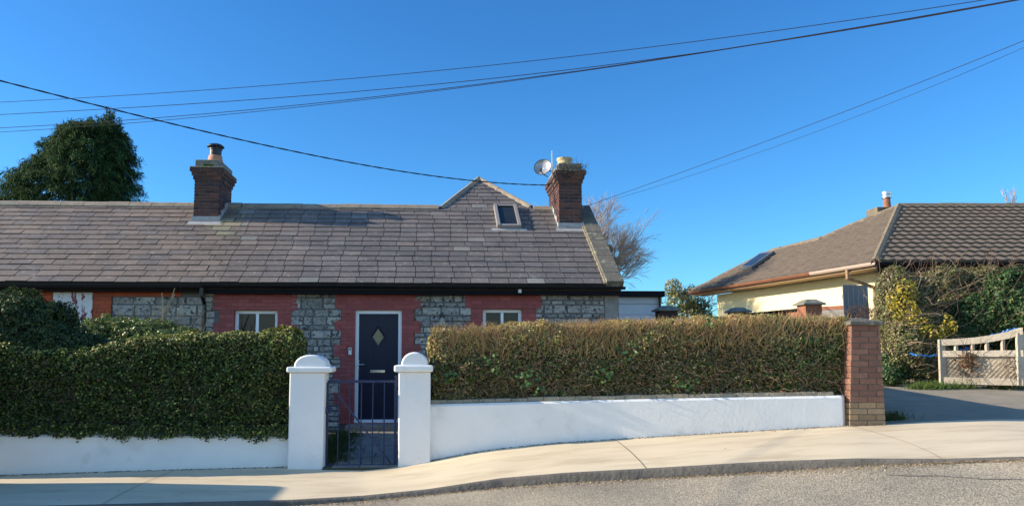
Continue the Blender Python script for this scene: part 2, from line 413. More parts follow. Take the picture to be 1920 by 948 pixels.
# driveway
db = MB(); xs = np.linspace(4.35, 16, 48); ys = np.linspace(0, 1, 30)
for x in xs:
    for t in ys:
        yb = base_y(x) + .05; y = lerp(yb, 18.5, t)
        z = ground_z(min(x, 14), y) + (.012 if t > .02 else .028) + .012 * mnoise.noise((x, y, 0))
        db.v.append((x, y, z))
for i in range(len(xs) - 1):
    for k in range(len(ys) - 1): db.face([i*30+k, (i+1)*30+k, (i+1)*30+k+1, i*30+k+1])
tag(db.build('driveway', M['drive'], smooth=True), kind='structure')

# ------------------------------------------------------------ brick and stone helpers
def brick_run(mb, o, u, wv, up, L, H, pal, bw=.225, bh=.075, j=.009, proud=.0, th=.06, half=True, rowoff=0, jit=.002, seg=None):
    """individual bricks over a rectangle: o lower corner, u along, wv outward normal, up; th = how far they go back"""
    o = Vector(o); u = Vector(u).normalized(); wv = Vector(wv).normalized(); up = Vector(up).normalized()
    rows = max(1, int(round(H / bh))); rh = H / rows
    for r in range(rows):
        x = -(bw/2 if (r + rowoff) % 2 else 0)
        while x < L - 1e-4:
            a = max(x, 0); b = min(x + bw, L)
            if b - a > .03:
                mb.col = random.choice(pal) if pal else (1, 1, 1)
                k = random.uniform(.86, 1.12); mb.col = tuple(c * k for c in mb.col)
                pr = proud + random.uniform(-jit, jit)
                a2 = a + (j/2 if a > 0 else 0); b2 = b - (j/2 if b < L else 0)
                mb.obox(o + u*a2 + up*(r*rh + j/2) - wv*th, u*(b2-a2), wv*(th+pr), up*(rh - j))
            x += bw
def stone_wall(mb, x0, x1, z0, z1, Y, blocked=None, seed=1):
    rnd = random.Random(seed); z = z0
    while z < z1 - .03:
        h = min(rnd.choice((.09, .11, .14, .17, .22)), z1 - z)
        if z1 - z - h < .05: h = z1 - z
        x = x0
        while x < x1 - .02:
            wd = rnd.uniform(.12, .42) * (1.15 if h > .15 else .8)
            if x1 - x - wd < .1: wd = x1 - x
            k = rnd.uniform(.7, 1.25); t = rnd.random()
            mb.col = tuple(c * k for c in ((.38,.375,.36) if t < .6 else (.31,.305,.295) if t < .85 else (.42,.40,.35)))
            if h > .19 and rnd.random() < .3:
                parts = ((z, h*.5), (z + h*.5, h*.5))
            else: parts = ((z, h),)
            for zz, hh in parts:
                jj = .009; pr = rnd.uniform(.012, .035)
                a = (x + jj, x + wd - jj); b = (zz + jj*.8, zz + hh - jj*.8); e = lambda: rnd.uniform(0, .014)
                X0, X1, Z0, Z1 = a[0], a[1], b[0], b[1]
                mb.hexa([(X0+e(), Y-pr, Z0+e()), (X1-e(), Y-pr-rnd.uniform(-.008,.008), Z0+e()), (X1-e()*.3, Y+.02, Z0), (X0+e()*.3, Y+.02, Z0),
                         (X0+e(), Y-pr+rnd.uniform(-.008,.008), Z1-e()), (X1-e(), Y-pr, Z1-e()), (X1-e()*.3, Y+.02, Z1), (X0+e()*.3, Y+.02, Z1)])
            x += wd
        z += h

# ------------------------------------------------------------ the stone cottage
YF = 13.9                     # facade plane
fx = lambda px, py=600: at_Y(px, py, YF).x
fz = lambda py, px=780: at_Y(px, py, YF).z
XL, XR = fx(384), fx(1158, 570)
FLOOR = fz(792, 700)
TOP = fz(542)
YE, YR = YF - .30, 16.45      # eave edge and ridge
ZE = at_Y(780, 532, YE).z; ZR = at_Y(780, 390, YR).z
YB = 2 * YR - YF
cot = thing('stone_cottage', 'low grey stone cottage with red painted surrounds, slate roof and navy front door', 'house', (XL, YF, FLOOR))
door_o = (fx(665, 680), fx(753, 680), FLOOR, fz(581, 700))
w1_o = (fx(439), fx(521), fz(668, 480), fz(581, 480))
w2_o = (fx(905), fx(979), fz(668, 940), fz(579, 940))
def wall_with_holes(mb, x0, x1, z0, z1, y0, y1, holes):
    xs_ = sorted({x0, x1, *[h[0] for h in holes], *[h[1] for h in holes]})
    for a, b in zip(xs_[:-1], xs_[1:]):
        cuts = [(h[2], h[3]) for h in holes if h[0] <= a + 1e-6 and h[1] >= b - 1e-6]
        z = z0
        for lo, hi in sorted(cuts):
            if lo > z + 1e-4: mb.box(a, b, y0, y1, z, lo)
            z = hi
        if z < z1: mb.box(a, b, y0, y1, z, z1)
wb = MB()
wall_with_holes(wb, XL, XR, FLOOR - .35, TOP, YF, YF + .45, [door_o, w1_o, w2_o])
wb.box(XL, XL + .3, YF + .45, YB, FLOOR - .35, TOP); wb.box(XR - .4, XR, YF + .45, YB - .4, FLOOR - .35, TOP)
wb.box(XL, XR, YB - .4, YB, FLOOR - .35, TOP)
for x0, x1 in ((XL, XL + .3), (XR - .4, XR)):      # gable peaks
    b = len(wb.v)
    for x in (x0, x1): wb.v += [(x, YF, TOP), (x, YB, TOP), (x, YR, ZR - .12)]
    wb.face([b, b+1, b+2]); wb.face([b+3, b+5, b+4]); wb.face([b, b+2, b+5, b+3]); wb.face([b+1, b+4, b+5, b+2])
wb.build('wall', M['mortar'], cot)
# stonework
sb = MB()
surr = {'door': (628, 788), 'left': (403, 557), 'right': (872, 1015)}
for a_, b_, sd_ in ((384, 403, 3), (545, 641, 5), (777, 884, 8), (1003, 1134, 12)):
    sb = MB(); stone_wall(sb, fx(a_), fx(b_), FLOOR - .3, TOP, YF, seed=sd_); sb.build('stonework', M['stone'], cot, bevel=.008)
cb = MB(); cb.box(fx(1134), XR + .004, YF - .018, YF + .01, FLOOR - .3, TOP); cb.box(XR - .001, XR + .018, YF - .018, YB, FLOOR - .3, TOP)
cb.build('cement_render', M['cement'], cot)
# painted brick surrounds
def surround(hole, outer, inner, zs, mat_key='redpaint', parent=cot, name='brick_surround', top=TOP, z0=FLOOR - .02):
    mb = MB(); pal = [W1, (.93,.93,.93), (1.06,1.05,1.05)]
    y = YF - .03; outl, outr = fx(outer[0]), fx(outer[1]); inl, inr = fx(inner[0]), fx(inner[1])
    hx0, hx1, hz0, hz1 = hole
    # backing sheet and bricks of each quoin band
    edges = [top] + [max(fz(v, (outer[0]+outer[1])/2), z0) for v in zs] + [z0]
    wide = True
    for a, b in zip(edges[:-1], edges[1:]):
        if a - b < .02: continue
        l, r = (outl, outr) if wide else (inl, inr)
        spans = []
        hi, lo = a, b
        if lo >= hz1 - 1e-3: spans.append((l, r, lo, hi))
        else:
            if hi > hz1: spans.append((l, r, hz1, hi)); hi = hz1
            lo2 = max(lo, hz0)
            if hi > lo2: spans += [(l, hx0, lo2, hi), (hx1, r, lo2, hi)]
            if lo < hz0: spans.append((l, r, lo, min(hz0, hi)))
        for (p, q, s0, s1) in spans:
            mb.col = (.75, .75, .75); mb.box(p, q, YF - .024, YF + .01, s0, s1)
            brick_run(mb, (p, YF - .024, s0), (1,0,0), (0,-1,0), (0,0,1), q - p, s1 - s0, pal, j=.006, proud=.009, th=.0, jit=.001)
        wide = not wide
    # reveals
    mb.col = (.8,.8,.8)
    mb.box(hx0 - .012, hx0 + .002, YF - .03, YF + .12, hz0, hz1); mb.box(hx1 - .002, hx1 + .012, YF - .03, YF + .12, hz0, hz1)
    mb.box(hx0, hx1, YF - .03, YF + .12, hz1 - .002, hz1 + .012)
    return mb.build(name, M[mat_key], parent)
surround(door_o, (628, 789), (640, 777), [578, 601, 625, 646, 669, 691, 713, 735, 757])
surround(w1_o, (401, 558), (412, 547), [581, 605, 628, 650])
surround(w2_o, (872, 1015), (882, 1005), [578, 604, 628, 650])
# windows
def window(hole, mull, parent, blind=True):
    x0, x1, z0, z1 = hole; y = YF + .07
    f = MB(); t = .066
    f.box(x0, x1, y, y+.06, z1 - t, z1); f.box(x0, x1, y, y+.06, z0, z0 + t)
    f.box(x0, x0+t, y, y+.06, z0+t, z1-t); f.box(x1-t, x1, y, y+.06, z0+t, z1-t)
    f.box(mull-.028, mull+.028, y-.006, y+.06, z0+t, z1-t)
    o = f.build('window', M['upvc'], parent, bevel=.006)
    for a, b in ((x0+t, mull-.028), (mull+.028, x1-t)):
        p = MB(); p.box(a+.001, b-.001, y+.03, y+.036, z0+t+.001, z1-t-.001); p.build('pane', M['glass'], o)
        q = MB(); z = z1 - t - .03
        while z > z0 + t:
            q.box(a+.03, b-.03, y+.025, y+.028, z-.004, z); z -= .05
        q.build('blind', M['darkplastic'] if not blind else M['blindgrey'], o)
    s = MB(); s.box(x0-.05, x1+.05, YF-.06, y, z0-.05, z0-.002); s.build('sill', M['cement'], o, bevel=.008)
    return o
M['blindgrey'] = mat('blind_slat', (.035,.04,.045), rough=.6, spec=.2)
window(w1_o, fx(481), cot); window(w2_o, fx(942), cot)
# door
dx0, dx1, dz0, dz1 = door_o; yd = YF + .05
fr = MB(); t = .07
fr.box(dx0, dx0+t, yd-.02, yd+.07, dz0+.06, dz1-t); fr.box(dx1-t, dx1, yd-.02, yd+.07, dz0+.06, dz1-t)
fr.box(dx0, dx1, yd-.02, yd+.07, dz1-t, dz1); fr.box(dx0-.01, dx1+.01, yd-.07, yd+.08, dz0, dz0+.06)
door = MB(); door.box(dx0+t, dx1-t, yd, yd+.05, dz0+.06, dz1-t)
do = door.build('door', M['navy'], cot, bevel=.004)
fr.build('frame', M['upvc'], do, bevel=.006)
dcx = at_Y(709, 630, yd).x; dcz = at_Y(709, 631, yd).z
sx = .108; sz = .165
dm = MB()
for (a, b) in (((-1,0),(0,1)), ((0,1),(1,0)), ((1,0),(0,-1)), ((0,-1),(-1,0))):
    o1, i1 = 1.32, .98
    P = [Vector((dcx + a[0]*sx*o1, yd-.018, dcz + a[1]*sz*o1)), Vector((dcx + b[0]*sx*o1, yd-.018, dcz + b[1]*sz*o1)),
         Vector((dcx + b[0]*sx*i1, yd-.006, dcz + b[1]*sz*i1)), Vector((dcx + a[0]*sx*i1, yd-.006, dcz + a[1]*sz*i1))]
    Q = [Vector((p.x, yd+.001, p.z)) for p in P]
    dm.hexa(Q + P)
dm.build('moulding', M['navy'], do)
g = MB(); g.hexa([(dcx-sx, yd-.004, dcz), (dcx, yd-.004, dcz-sz), (dcx+sx, yd-.004, dcz), (dcx, yd-.004, dcz+sz),
                  (dcx-sx, yd-.001, dcz), (dcx, yd-.001, dcz-sz), (dcx+sx, yd-.001, dcz), (dcx, yd-.001, dcz+sz)])
g.build('door_glass', M['obscure'], do)
l = MB()
for k in range(-2, 3):
    l.box(dcx + k*.07 - .003, dcx + k*.07 + .003, yd-.003, yd+.001, dz0 + .3, dcz - .30)
l.build('groove', M['darkplastic'], do)
lb = MB(); a = at_Y(694, 693, yd); b = at_Y(722, 698, yd)
lb.box(a.x, b.x, yd-.014, yd+.001, b.z, a.z); lb.build('letterbox', M['chrome'], do, bevel=.004)
h = MB(); c = at_Y(672, 684, yd); h.box(c.x-.016, c.x+.016, yd-.012, yd+.001, c.z-.10, c.z+.10)
h.tube([(c.x, yd-.01, c.z+.01), (c.x, yd-.055, c.z+.01), (c.x+.03, yd-.06, c.z+.012), (c.x+.12, yd-.06, c.z+.012)], .010)
h.build('handle', M['chrome'], do, bevel=.003)
stp = MB(); stp.box(dx0-.12, dx1+.12, YF-.42, YF-.034, FLOOR-.14, FLOOR-.012); stp.build('doorstep', M['flag'], cot, bevel=.012)
bell = MB(); c = at_Y(656.5, 658, YF-.04); bell.box(c.x-.03, c.x+.03, YF-.062, YF-.034, c.z-.07, c.z+.07)
bo = bell.build('doorbell', M['plastic'], cot, bevel=.008)
bl = MB(); bl.lathe((c.x, YF-.062, c.z+.04), [(.018, 0), (.018, .004)], 12, (0,-1,0)); bl.build('camera_lens', M['darkplastic'], bo)
# slate roofs
def slate_plane(mb, o, u, v, rows, rowh, width, span, seed, pal, th=.010, stag=(0, 0)):
    rnd = random.Random(seed); u = u.normalized(); v = v.normalized(); n = u.cross(v).normalized()
    for r in range(rows):
        lo, hi = span(r * rowh), span((r + 1) * rowh)
        sg = r % 2; lo = (lo[0] + stag[0]*sg, lo[1] + stag[1]*sg); hi = (hi[0] + stag[0]*sg, hi[1] + stag[1]*sg)
        x = min(lo[0], hi[0]) - (width/2 if r % 2 else 0) - rnd.uniform(0, .04)
        while x < max(lo[1], hi[1]):
            wd = width + rnd.uniform(-.018, .018)
            a0, a1 = max(x, lo[0]), min(x + wd, lo[1]); b0, b1 = max(x, hi[0]), min(x + wd, hi[1])
            if a1 - a0 > .02 or b1 - b0 > .02:
                a1 = max(a1, a0 + .001); b1 = max(b1, b0 + .001)
                k = rnd.uniform(.91, 1.09); base = pal(o + u*(x + wd/2) + v*(r*rowh), rnd)
                mb.col = tuple(c * k for c in base)
                g_ = .0125; dz = rnd.uniform(-.003, .004); y0 = r*rowh + rnd.uniform(-.008, .006)
                lift0 = .028 + dz; lift1 = .008 + dz*.3; y1 = (r+1)*rowh + .06
                p = lambda x_, y_, l_: o + u*x_ + v*y_ + n*l_
                mb.hexa([p(a0+g_/2, y0, lift0-th), p(a1-g_/2, y0, lift0-th), p(b1-g_/2, y1, lift1-th), p(b0+g_/2, y1, lift1-th),
                         p(a0+g_/2, y0, lift0), p(a1-g_/2, y0, lift0 + rnd.uniform(-.003,.003)), p(b1-g_/2, y1, lift1), p(b0+g_/2, y1, lift1)])
            x += wd
vdir = Vector((0, YR - YE, ZR - ZE)); slope = vdir.length; vdir.normalize(); U = Vector((1, 0, 0)); ndir = U.cross(vdir).normalized()
ROWS = 16; rowh = slope / ROWS
chx = fx(400)
def pal_cot(p, rnd):
    t = min(max((p.x + 4.5) / 2.5, 0), 1) + rnd.uniform(-.25, .25)
    c = Vector((.185, .145, .118)).lerp(Vector((.145, .127, .120)), min(max(t, 0), 1))
    if rnd.random() < .07: c = c * 1.2
    if rnd.random() < .025: c = Vector((.22, .21, .19))
    if p.x < -5.5 + .3*rnd.random() and p.z > 4.0 + .35*rnd.random() : c = c.lerp(Vector((.34, .31, .17)), .6)
    return tuple(c)
apex = None
XV = XR - .30              # slates stop under the verge coping
# peak in the roof: same slope carried up to a point
def on_slope(px, py):
    return at_plane(px, py, Vector((0, YE, ZE)), ndir)
AP = on_slope(898, 336); PL = on_slope(827, 392); PR = on_slope(995, 390)
s_of = lambda P: (P - Vector((0, YE, ZE))).dot(vdir)
sA, sB = s_of(AP), slope
rc = MB()
Xn0 = XL - 9.5             # neighbour's far end
def roof_core(mb, x0, x1):
    th = .14; o = ndir * -.004
    A = [Vector((x0, YE, ZE)), Vector((x1, YE, ZE)), Vector((x1, YR, ZR)), Vector((x0, YR, ZR))]
    mb.hexa([p - ndir*th for p in A] + [p + o for p in A])
    A = [Vector((x0, YR, ZR)), Vector((x1, YR, ZR)), Vector((x1, 2*YR - YE, ZE)), Vector((x0, 2*YR - YE, ZE))]
    n2 = Vector((0, -ndir.y, ndir.z)); mb.hexa([p - n2*th for p in A] + [p for p in A])
roof_core(rc, XL + .002, XR - .02)
# body of the peak running back
bk = 3.6
e = ndir * -.004
t0 = [Vector((PL.x, YR, ZR)) + e, Vector((PR.x, YR, ZR)) + e, AP + e]
t1 = [p + Vector((0, bk, 0)) for p in t0]
b = len(rc.v); rc.v += [tuple(p) for p in t0 + t1]
rc.face([b, b+1, b+2]); rc.face([b+5, b+4, b+3]); rc.face([b, b+2, b+5, b+3]); rc.face([b+1, b+4, b+5, b+2])
roof = rc.build('roof', M['roof_core'], cot)
sl = MB()
slate_plane(sl, Vector((XL, YE - .02, ZE)), U, vdir, ROWS, rowh, .365, lambda s: (0.0, XV - XL), 11, pal_cot, stag=(.18, 0))
def span_peak(s):
    t = min(max(s / (sA - sB), 0), 1)
    return (lerp(PL.x, AP.x, t) - XL, lerp(PR.x, AP.x, t) - XL)
nr = int(round((sA - sB) / rowh)) ; 
slate_plane(sl, Vector((XL, YR, ZR)), U, vdir, nr, (sA - sB)/nr, .365, span_peak, 12, pal_cot)
for k in range(9):   # back slope
    pass
sl.build('slates', M['slate'], roof)
# ridge tiles
def ridge_run(mb, a, b, L=.45, w_=.15, h_=.055, up=Vector((0,0,1)), seed=1):
    rnd = random.Random(seed); a = Vector(a); b = Vector(b); d = (b - a); n = max(1, int(d.length / L)); st = d / n; dd = d.normalized()
    sd_ = dd.cross(up).normalized(); u2 = sd_.cross(dd).normalized()
    for i in range(n):
        p = a + st*i; q = p + st*.985; j = u2 * rnd.uniform(-.006, .008); k = rnd.uniform(.8, 1.15); mb.col = (k, k, k)
        prof = [(-w_, -h_*1.5), (-w_*.5, -h_*.05), (0, h_*.55), (w_*.5, -h_*.05), (w_, -h_*1.5)]
        base = len(mb.v)
        for P in (p, q):
            for s_, z_ in prof: mb.v.append(tuple(P + sd_*s_ + u2*z_ + j))
            for s_, z_ in prof: mb.v.append(tuple(P + sd_*s_ + u2*(z_ - .03) + j))
        for m_ in range(4):
            mb.face([base+m_, base+m_+1, base+10+m_+1, base+10+m_]); mb.face([base+5+m_+1, base+5+m_, base+15+m_, base+15+m_+1])
        mb.face([base, base+10, base+15, base+5]); mb.face([base+4, base+9, base+19, base+14])
        mb.face([base+i_ for i_ in (0,5,6,7,8,9,4,3,2,1)]); mb.face([base+10+i_ for i_ in (0,1,2,3,4,9,8,7,6,5)])
rt = MB()
ridge_run(rt, (XL, YR, ZR+.05), (PL.x - .05, YR, ZR+.05), seed=3)
ridge_run(rt, (PR.x + .05, YR, ZR+.05), (XR - .05, YR, ZR+.05), seed=4)
nup = (ndir + Vector((0,0,.3))).normalized()
ridge_run(rt, PL + ndir*.045, AP + ndir*.045, .4, .115, .05, ndir, 5)
ridge_run(rt, PR + ndir*.045, AP + ndir*.045, .4, .115, .05, ndir, 6)
ridge_run(rt, AP + Vector((0,.05,.03)), AP + Vector((0,bk,.03)), .45, .13, .05, Vector((0,0,1)), 7)
rt.build('ridge_tiles', M['ridge'], roof)
# verge coping
vc = MB(); n_seg = 10
for i in range(n_seg):
    p = Vector((XV, YE - .03, ZE)) + vdir * (slope + .05) * i / n_seg; L_ = vdir * ((slope + .05) / n_seg - .002)
    vc.obox(p - ndir*.12, U * (XR + .04 - XV), L_, ndir * (.20 + .006*random.random()))
vc.obox(Vector((XV, YR, ZR)) , U*(XR+.04-XV), Vector((0, YR-YE, ZE-ZR)), Vector((0,0,.1)))
vc.build('verge_coping', M['coping'], roof, bevel=.012)
ms = MB()
for i in range(60):
    p = Vector((XV - .03, YE, ZE)) + vdir * slope * i / 60
    ms.obox(p, U*(.035 + .02*random.random()), vdir*slope/60, ndir*(.05 + .02*random.random()))
ms.build('mortar_fillet', M['fillet'], roof)
# fascia and gutter
def gutter(mb, x0, x1, y, z, r=.05):
    n = 10; base = len(mb.v); L_ = [x0, x1]
    for x in L_:
        for rr in (r, r - .006):
            for k in range(n + 1):
                t_ = math.pi + math.pi * k / n; mb.v.append((x, y + rr*math.cos(t_), z + rr*math.sin(t_)*1.1))
    m_ = n + 1
    for k in range(n):
        mb.face([base+k, base+k+1, base+2*m_+k+1, base+2*m_+k]); mb.face([base+m_+k+1, base+m_+k, base+3*m_+k, base+3*m_+k+1])
    mb.face([base, base+2*m_, base+3*m_, base+m_]); mb.face([base+n, base+m_+n, base+3*m_+n, base+2*m_+n])
fb = MB(); fb.box(XL+.05, XR+.02, YF-.20, YF-.165, ZE-.185, ZE-.045); fb.box(XL+.05, XR+.02, YF-.165, YF-.04, ZE-.185, ZE-.165)
fb.build('fascia', M['fascia'], cot)
GY, GZ = YF - .31, ZE - .035
gt = MB(); gutter(gt, XL+.02, XR+.08, GY+.03, GZ)
go = gt.build('gutter', M['black'], cot, smooth=False)
for x in np.linspace(XL+.5, XR-.25, 8):
    br = MB(); n=10
    pts=[(x, GY+.03+.058*math.cos(math.pi+math.pi*k/n), GZ+.062*math.sin(math.pi+math.pi*k/n)) for k in range(n+1)]
    br.tube(pts, .012, 5); br.build('gutter_bracket', M['black'], go)
dp = MB(); dxp = at_Y(381, 560, YF-.2).x
dp.box(dxp-.035, dxp+.035, YF-.32, YF-.25, ZE-.24, ZE-.1)
dp.tube([(dxp, GY+.03, GZ-.05), (dxp, GY+.04, GZ-.22), (dxp, YF-.1, GZ-.36), (dxp, YF-.1, FLOOR+.1), (dxp, YF-.16, FLOOR)], .036, 10)
dp.build('downpipe', M['black'], cot)
sn_ = MB(); c = at_Y(974.5, 545, YF-.22); sn_.box(c.x-.03, c.x+.03, YF-.26, YF-.203, c.z-.04, c.z+.035)
sn_.build('alarm_sensor', M['plastic'], cot, bevel=.008)
# wall lantern
la = MB(); c = at_Y(829, 600, YF-.18)
la.lathe((c.x, c.y, c.z-.10), [(.125,0),(.12,.012),(.065,.07),(.045,.10),(.035,.13),(.02,.15)], 20)
ls = la.build('wall_lamp', M['lampshade'], cot)
lc = MB(); lc.tube([(c.x, YF-.03, c.z+.08), (c.x, YF-.10, c.z+.15), (c.x, c.y, c.z+.13), (c.x, c.y, c.z+.04)], .016, 8)
lc.lathe((c.x, YF-.04, c.z+.08), [(.05,0),(.05,.02)], 14, (0,-1,0)); lc.build('lamp_arm', M['darkplastic'], ls)
# roof window
SW = [on_slope(932, 431), on_slope(977, 430), on_slope(968, 393), on_slope(925, 391)]
lw = lambda a, b: (a + b) / 2
o = SW[0]; uw = Vector(((SW[1]-SW[0]).x, 0, 0)); vv = vdir * ((SW[3]-SW[0]).length)
o = Vector((o.x, SW[0].y, SW[0].z))
u1 = U; wW = uw.length; hW = vv.length; lift = .13
rw = MB(); t = .075
def onp(a, b_, c_): return o + U*a + vdir*b_ + ndir*c_
rw.obox(onp(0,0,.0), U*t, vdir*hW, ndir*lift); rw.obox(onp(wW-t,0,.0), U*t, vdir*hW, ndir*lift)
rw.obox(onp(t,0,.0), U*(wW-2*t), vdir*t, ndir*(lift-.01)); rw.obox(onp(t,hW-t,.0), U*(wW-2*t), vdir*t, ndir*(lift-.01))
rwo = rw.build('roof_window', M['winframe'], roof, bevel=.006)
r2 = MB(); r2.obox(onp(t+.002,t+.002,.03), U*(wW-2*t-.004), vdir*(hW-2*t-.004), ndir*.06); r2.build('pane', M['glass'], rwo)
r3 = MB()
for a, bb in ((t, .03), (wW-t-.03, .03)): r3.obox(onp(a,t,.092), U*bb, vdir*(hW-2*t), ndir*.012)
r3.obox(onp(t+.03,t,.092), U*(wW-2*t-.06), vdir*.03, ndir*.012); r3.obox(onp(t+.03,hW-t-.03,.092), U*(wW-2*t-.06), vdir*.03, ndir*.012)
r3.build('sash', M['darkplastic'], rwo)
fl = MB(); fl.obox(onp(-.12,-.10,.03), U*(wW+.24), vdir*.10, ndir*.008)
fl.build('flashing', M['lead'], rwo)

# chimneys
def chimney(parent, px0, px1, pyb, pyt, Yfront, depth, pal, kind):
    a = at_Y(px0, (pyb+pyt)/2, Yfront); b_ = at_Y(px1, (pyb+pyt)/2, Yfront)
    z0 = ZE + (Yfront - YE) * (ZR-ZE)/(YR-YE) - .1; z1 = at_Y((px0+px1)/2, pyt, Yfront).z
    x0, x1 = a.x, b_.x; Y0, Y1 = Yfront, Yfront + depth
    c = MB(); c.box(x0+.012, x1-.012, Y0+.012, Y1-.012, z0-.4, z1)
    ch = c.build('chimney', M['brick_joint'], parent)
    br = MB(); H = z1 - z0
    def course(xa, xb, ya, yb, za, zb, off=0):
        brick_run(br, (xa, ya, za), (1,0,0), (0,-1,0), (0,0,1), xb-xa, zb-za, pal, th=.02, jit=.004, rowoff=off, j=.015)
        brick_run(br, (xb, ya, za), (0,1,0), (1,0,0), (0,0,1), yb-ya, zb-za, pal, th=.02, jit=.004, rowoff=off+1, j=.015)
        brick_run(br, (xb, yb, za), (-1,0,0), (0,1,0), (0,0,1), xb-xa, zb-za, pal, th=.02, jit=.004, rowoff=off, j=.015)
        brick_run(br, (xa, yb, za), (0,-1,0), (-1,0,0), (0,0,1), yb-ya, zb-za, pal, th=.02, jit=.004, rowoff=off+1, j=.015)
    course(x0, x1, Y0, Y1, z0, z1)
    zz = z1; e_ = 0
    cc = MB()
    for k, (ex, hh) in enumerate(((.025,.085), (.055,.085), (.085,.085))):
        cc.box(x0-ex+.012, x1+ex-.012, Y0-ex+.012, Y1+ex-.012, zz, zz+hh-.001)
        course(x0-ex, x1+ex, Y0-ex, Y1+ex, zz, zz+hh, k); zz += hh
    cc.build('corbel_core', M['brick_joint'], ch)
    br.build('brickwork', M['brick'], ch)
    cp = MB(); cp.box(x0-.005, x1+.005, Y0-.005, Y1+.005, zz+.03, zz+.20); cp.box(x0-.095, x1+.095, Y0-.095, Y1+.095, zz-.001, zz+.029)
    cp.build('cap', M['concrete'], ch, bevel=.02)
    zc = zz + .19
    # flashing round the foot
    fl = MB(); sl_ = (ZR-ZE)/(YR-YE)
    zf = ZE + (Y0 - YE)*sl_
    fl.box(x0-.03, x1+.03, Y0-.03, Y0-.004, zf-.05, zf+.13)
    for xs_, s_ in ((x0, -1), (x1, 1)):
        for k in range(5):
            ya = Y0 + k*(YR-Y0)/5; za = ZE + (ya-YE)*sl_
            fl.box(min(xs_, xs_+s_*.028), max(xs_, xs_+s_*.028), ya + .002, ya + (YR-Y0)/5, za-.06, za+.16 + .05*(k%2))
    fl.obox(Vector((x0-.08, Y0-.16, zf-.16*sl_+.03)), U*(x1-x0+.16), Vector((0,.14,.14*sl_)), ndir*.012)
    fl.build('flashing', M['lead'], ch)
    return ch, x0, x1, Y0, Y1, zc
palb = [(.105,.05,.042), (.075,.042,.042), (.15,.07,.05), (.06,.035,.04), (.11,.055,.05)]
ch1, ax0, ax1, ay0, ay1, az = chimney(cot, 364, 411, 396, 337, 15.75, .95, palb, 1)
ch2, bx0, bx1, by0, by1, bz = chimney(cot, 1048, 1091, 402, 343, 15.6, 1.35, palb, 2)
cxm, cym = (ax0+ax1)/2 + .05, (ay0+ay1)/2 - .1
p = MB(); p.lathe((cxm, cym, az-.01), [(.17,0),(.165,.10),(.15,.16),(.15,.20)], 20); po = p.build('chimney_pot', M['pot_red'], ch1, smooth=True)
p = MB(); p.lathe((cxm, cym, az+.19), [(.13,0),(.13,.16)], 18); p.lathe((cxm, cym, az+.40), [(.04,0),(.19,.0),(.19,.012),(.14,.055),(.0,.07)], 20)
for k in range(4):
    t_ = k*math.pi/2+.5; p.tube([(cxm+.13*math.cos(t_), cym+.13*math.sin(t_), az+.33), (cxm+.15*math.cos(t_), cym+.15*math.sin(t_), az+.41)], .012, 5)
p.lathe((cxm, cym, az+.34), [(.145,0),(.145,.02)], 18)
p.build('cowl', M['darkplastic'], po, smooth=False)
mg = MB()
P = np.stack([rng.uniform(ax0+.18, ax0+.40, 300), np.full(300, ay0-.035), rng.uniform(az-.17, az-.10, 300)], 1)
quads('moss', leaf_quads(P, np.tile([0,-1,.3],(300,1)), .03, .02), pick([(.10,.16,.03),(.2,.28,.05)], [1,1], 300), M['leaf'], ch1)
cxm, cym = bx0*.5+bx1*.5-.03, (by0+by1)/2 - .2
p = MB(); p.lathe((cxm, cym, bz-.01), [(.20,0),(.19,.10),(.165,.14),(.16,.19),(.185,.21),(.185,.25),(.16,.255),(.15,.2)], 22); p.build('chimney_pot', M['pot_cream'], ch2, smooth=True)
# weeds and twigs on the right chimney
n = 200
P = np.stack([rng.uniform(bx0-.08, bx1+.1, n), np.full(n, by0-.10)+rng.uniform(-.05,.05,n), rng.uniform(bz-.24, bz-.06, n)], 1)
V, k = strands(P, np.stack([rng.normal(0,.6,n), rng.normal(-.2,.4,n), rng.normal(.3,.6,n)],1), rng.uniform(.08,.2,n), np.full(n,.006))
n2 = 26
P2 = np.stack([rng.uniform(cxm-.05, bx1-.05, n2), np.full(n2, cym)+rng.uniform(-.15,.1,n2), np.full(n2, bz)], 1)
V2, k = strands(P2, np.stack([rng.normal(.1,.5,n2), rng.normal(0,.4,n2), rng.uniform(.7,1.2,n2)],1), rng.uniform(.25,.5,n2), np.full(n2,.007), 5, .5)
VV = np.concatenate([V, V2]); ww = quads('chimney_weeds', VV, pick([(.16,.13,.08),(.10,.08,.06),(.22,.19,.13)], [1,1,1], len(VV)), M['twig'])
ww.name = 'dry_weeds'; tag(ww, 'dry wispy weeds sprouting from the top of the right chimney', 'plant')

# satellite dish on its pole
c = at_Y(1018.5, 316, 15.75); dish = thing('satellite_dish', 'round grey satellite dish on a thin pole beside the right chimney', 'dish', tuple(c))
ax = Vector((-.42, -1.0, .30)).normalized()
m_ = MB(); r0 = .195
prof = [(r0*math.sin(k/10*1.0)/math.sin(1.0), .07*(k/10)**2) for k in range(11)]
prof[0] = (.001, 0)
m_.lathe(c, prof + [(pr[0]*.995, pr[1]-.008) for pr in prof[::-1]], 36, ax); do_ = m_.build('reflector', M['dish'], dish, smooth=True)
rim = MB(); a_ = ax.cross(Vector((0,0,1))).normalized(); b2 = ax.cross(a_)
ring = [c + ax*.07 + (a_*math.cos(t_)+b2*math.sin(t_))*r0 for t_ in np.linspace(0, 2*math.pi, 37)]
rim.tube(ring, .006, 6, cap=False); rim.build('rim', M['darkplastic'], dish)
ar = MB(); ctr_low = c + Vector((.10,-.02,-.19)); focus = c + ax*.20 + Vector((-.02, 0, -.14))
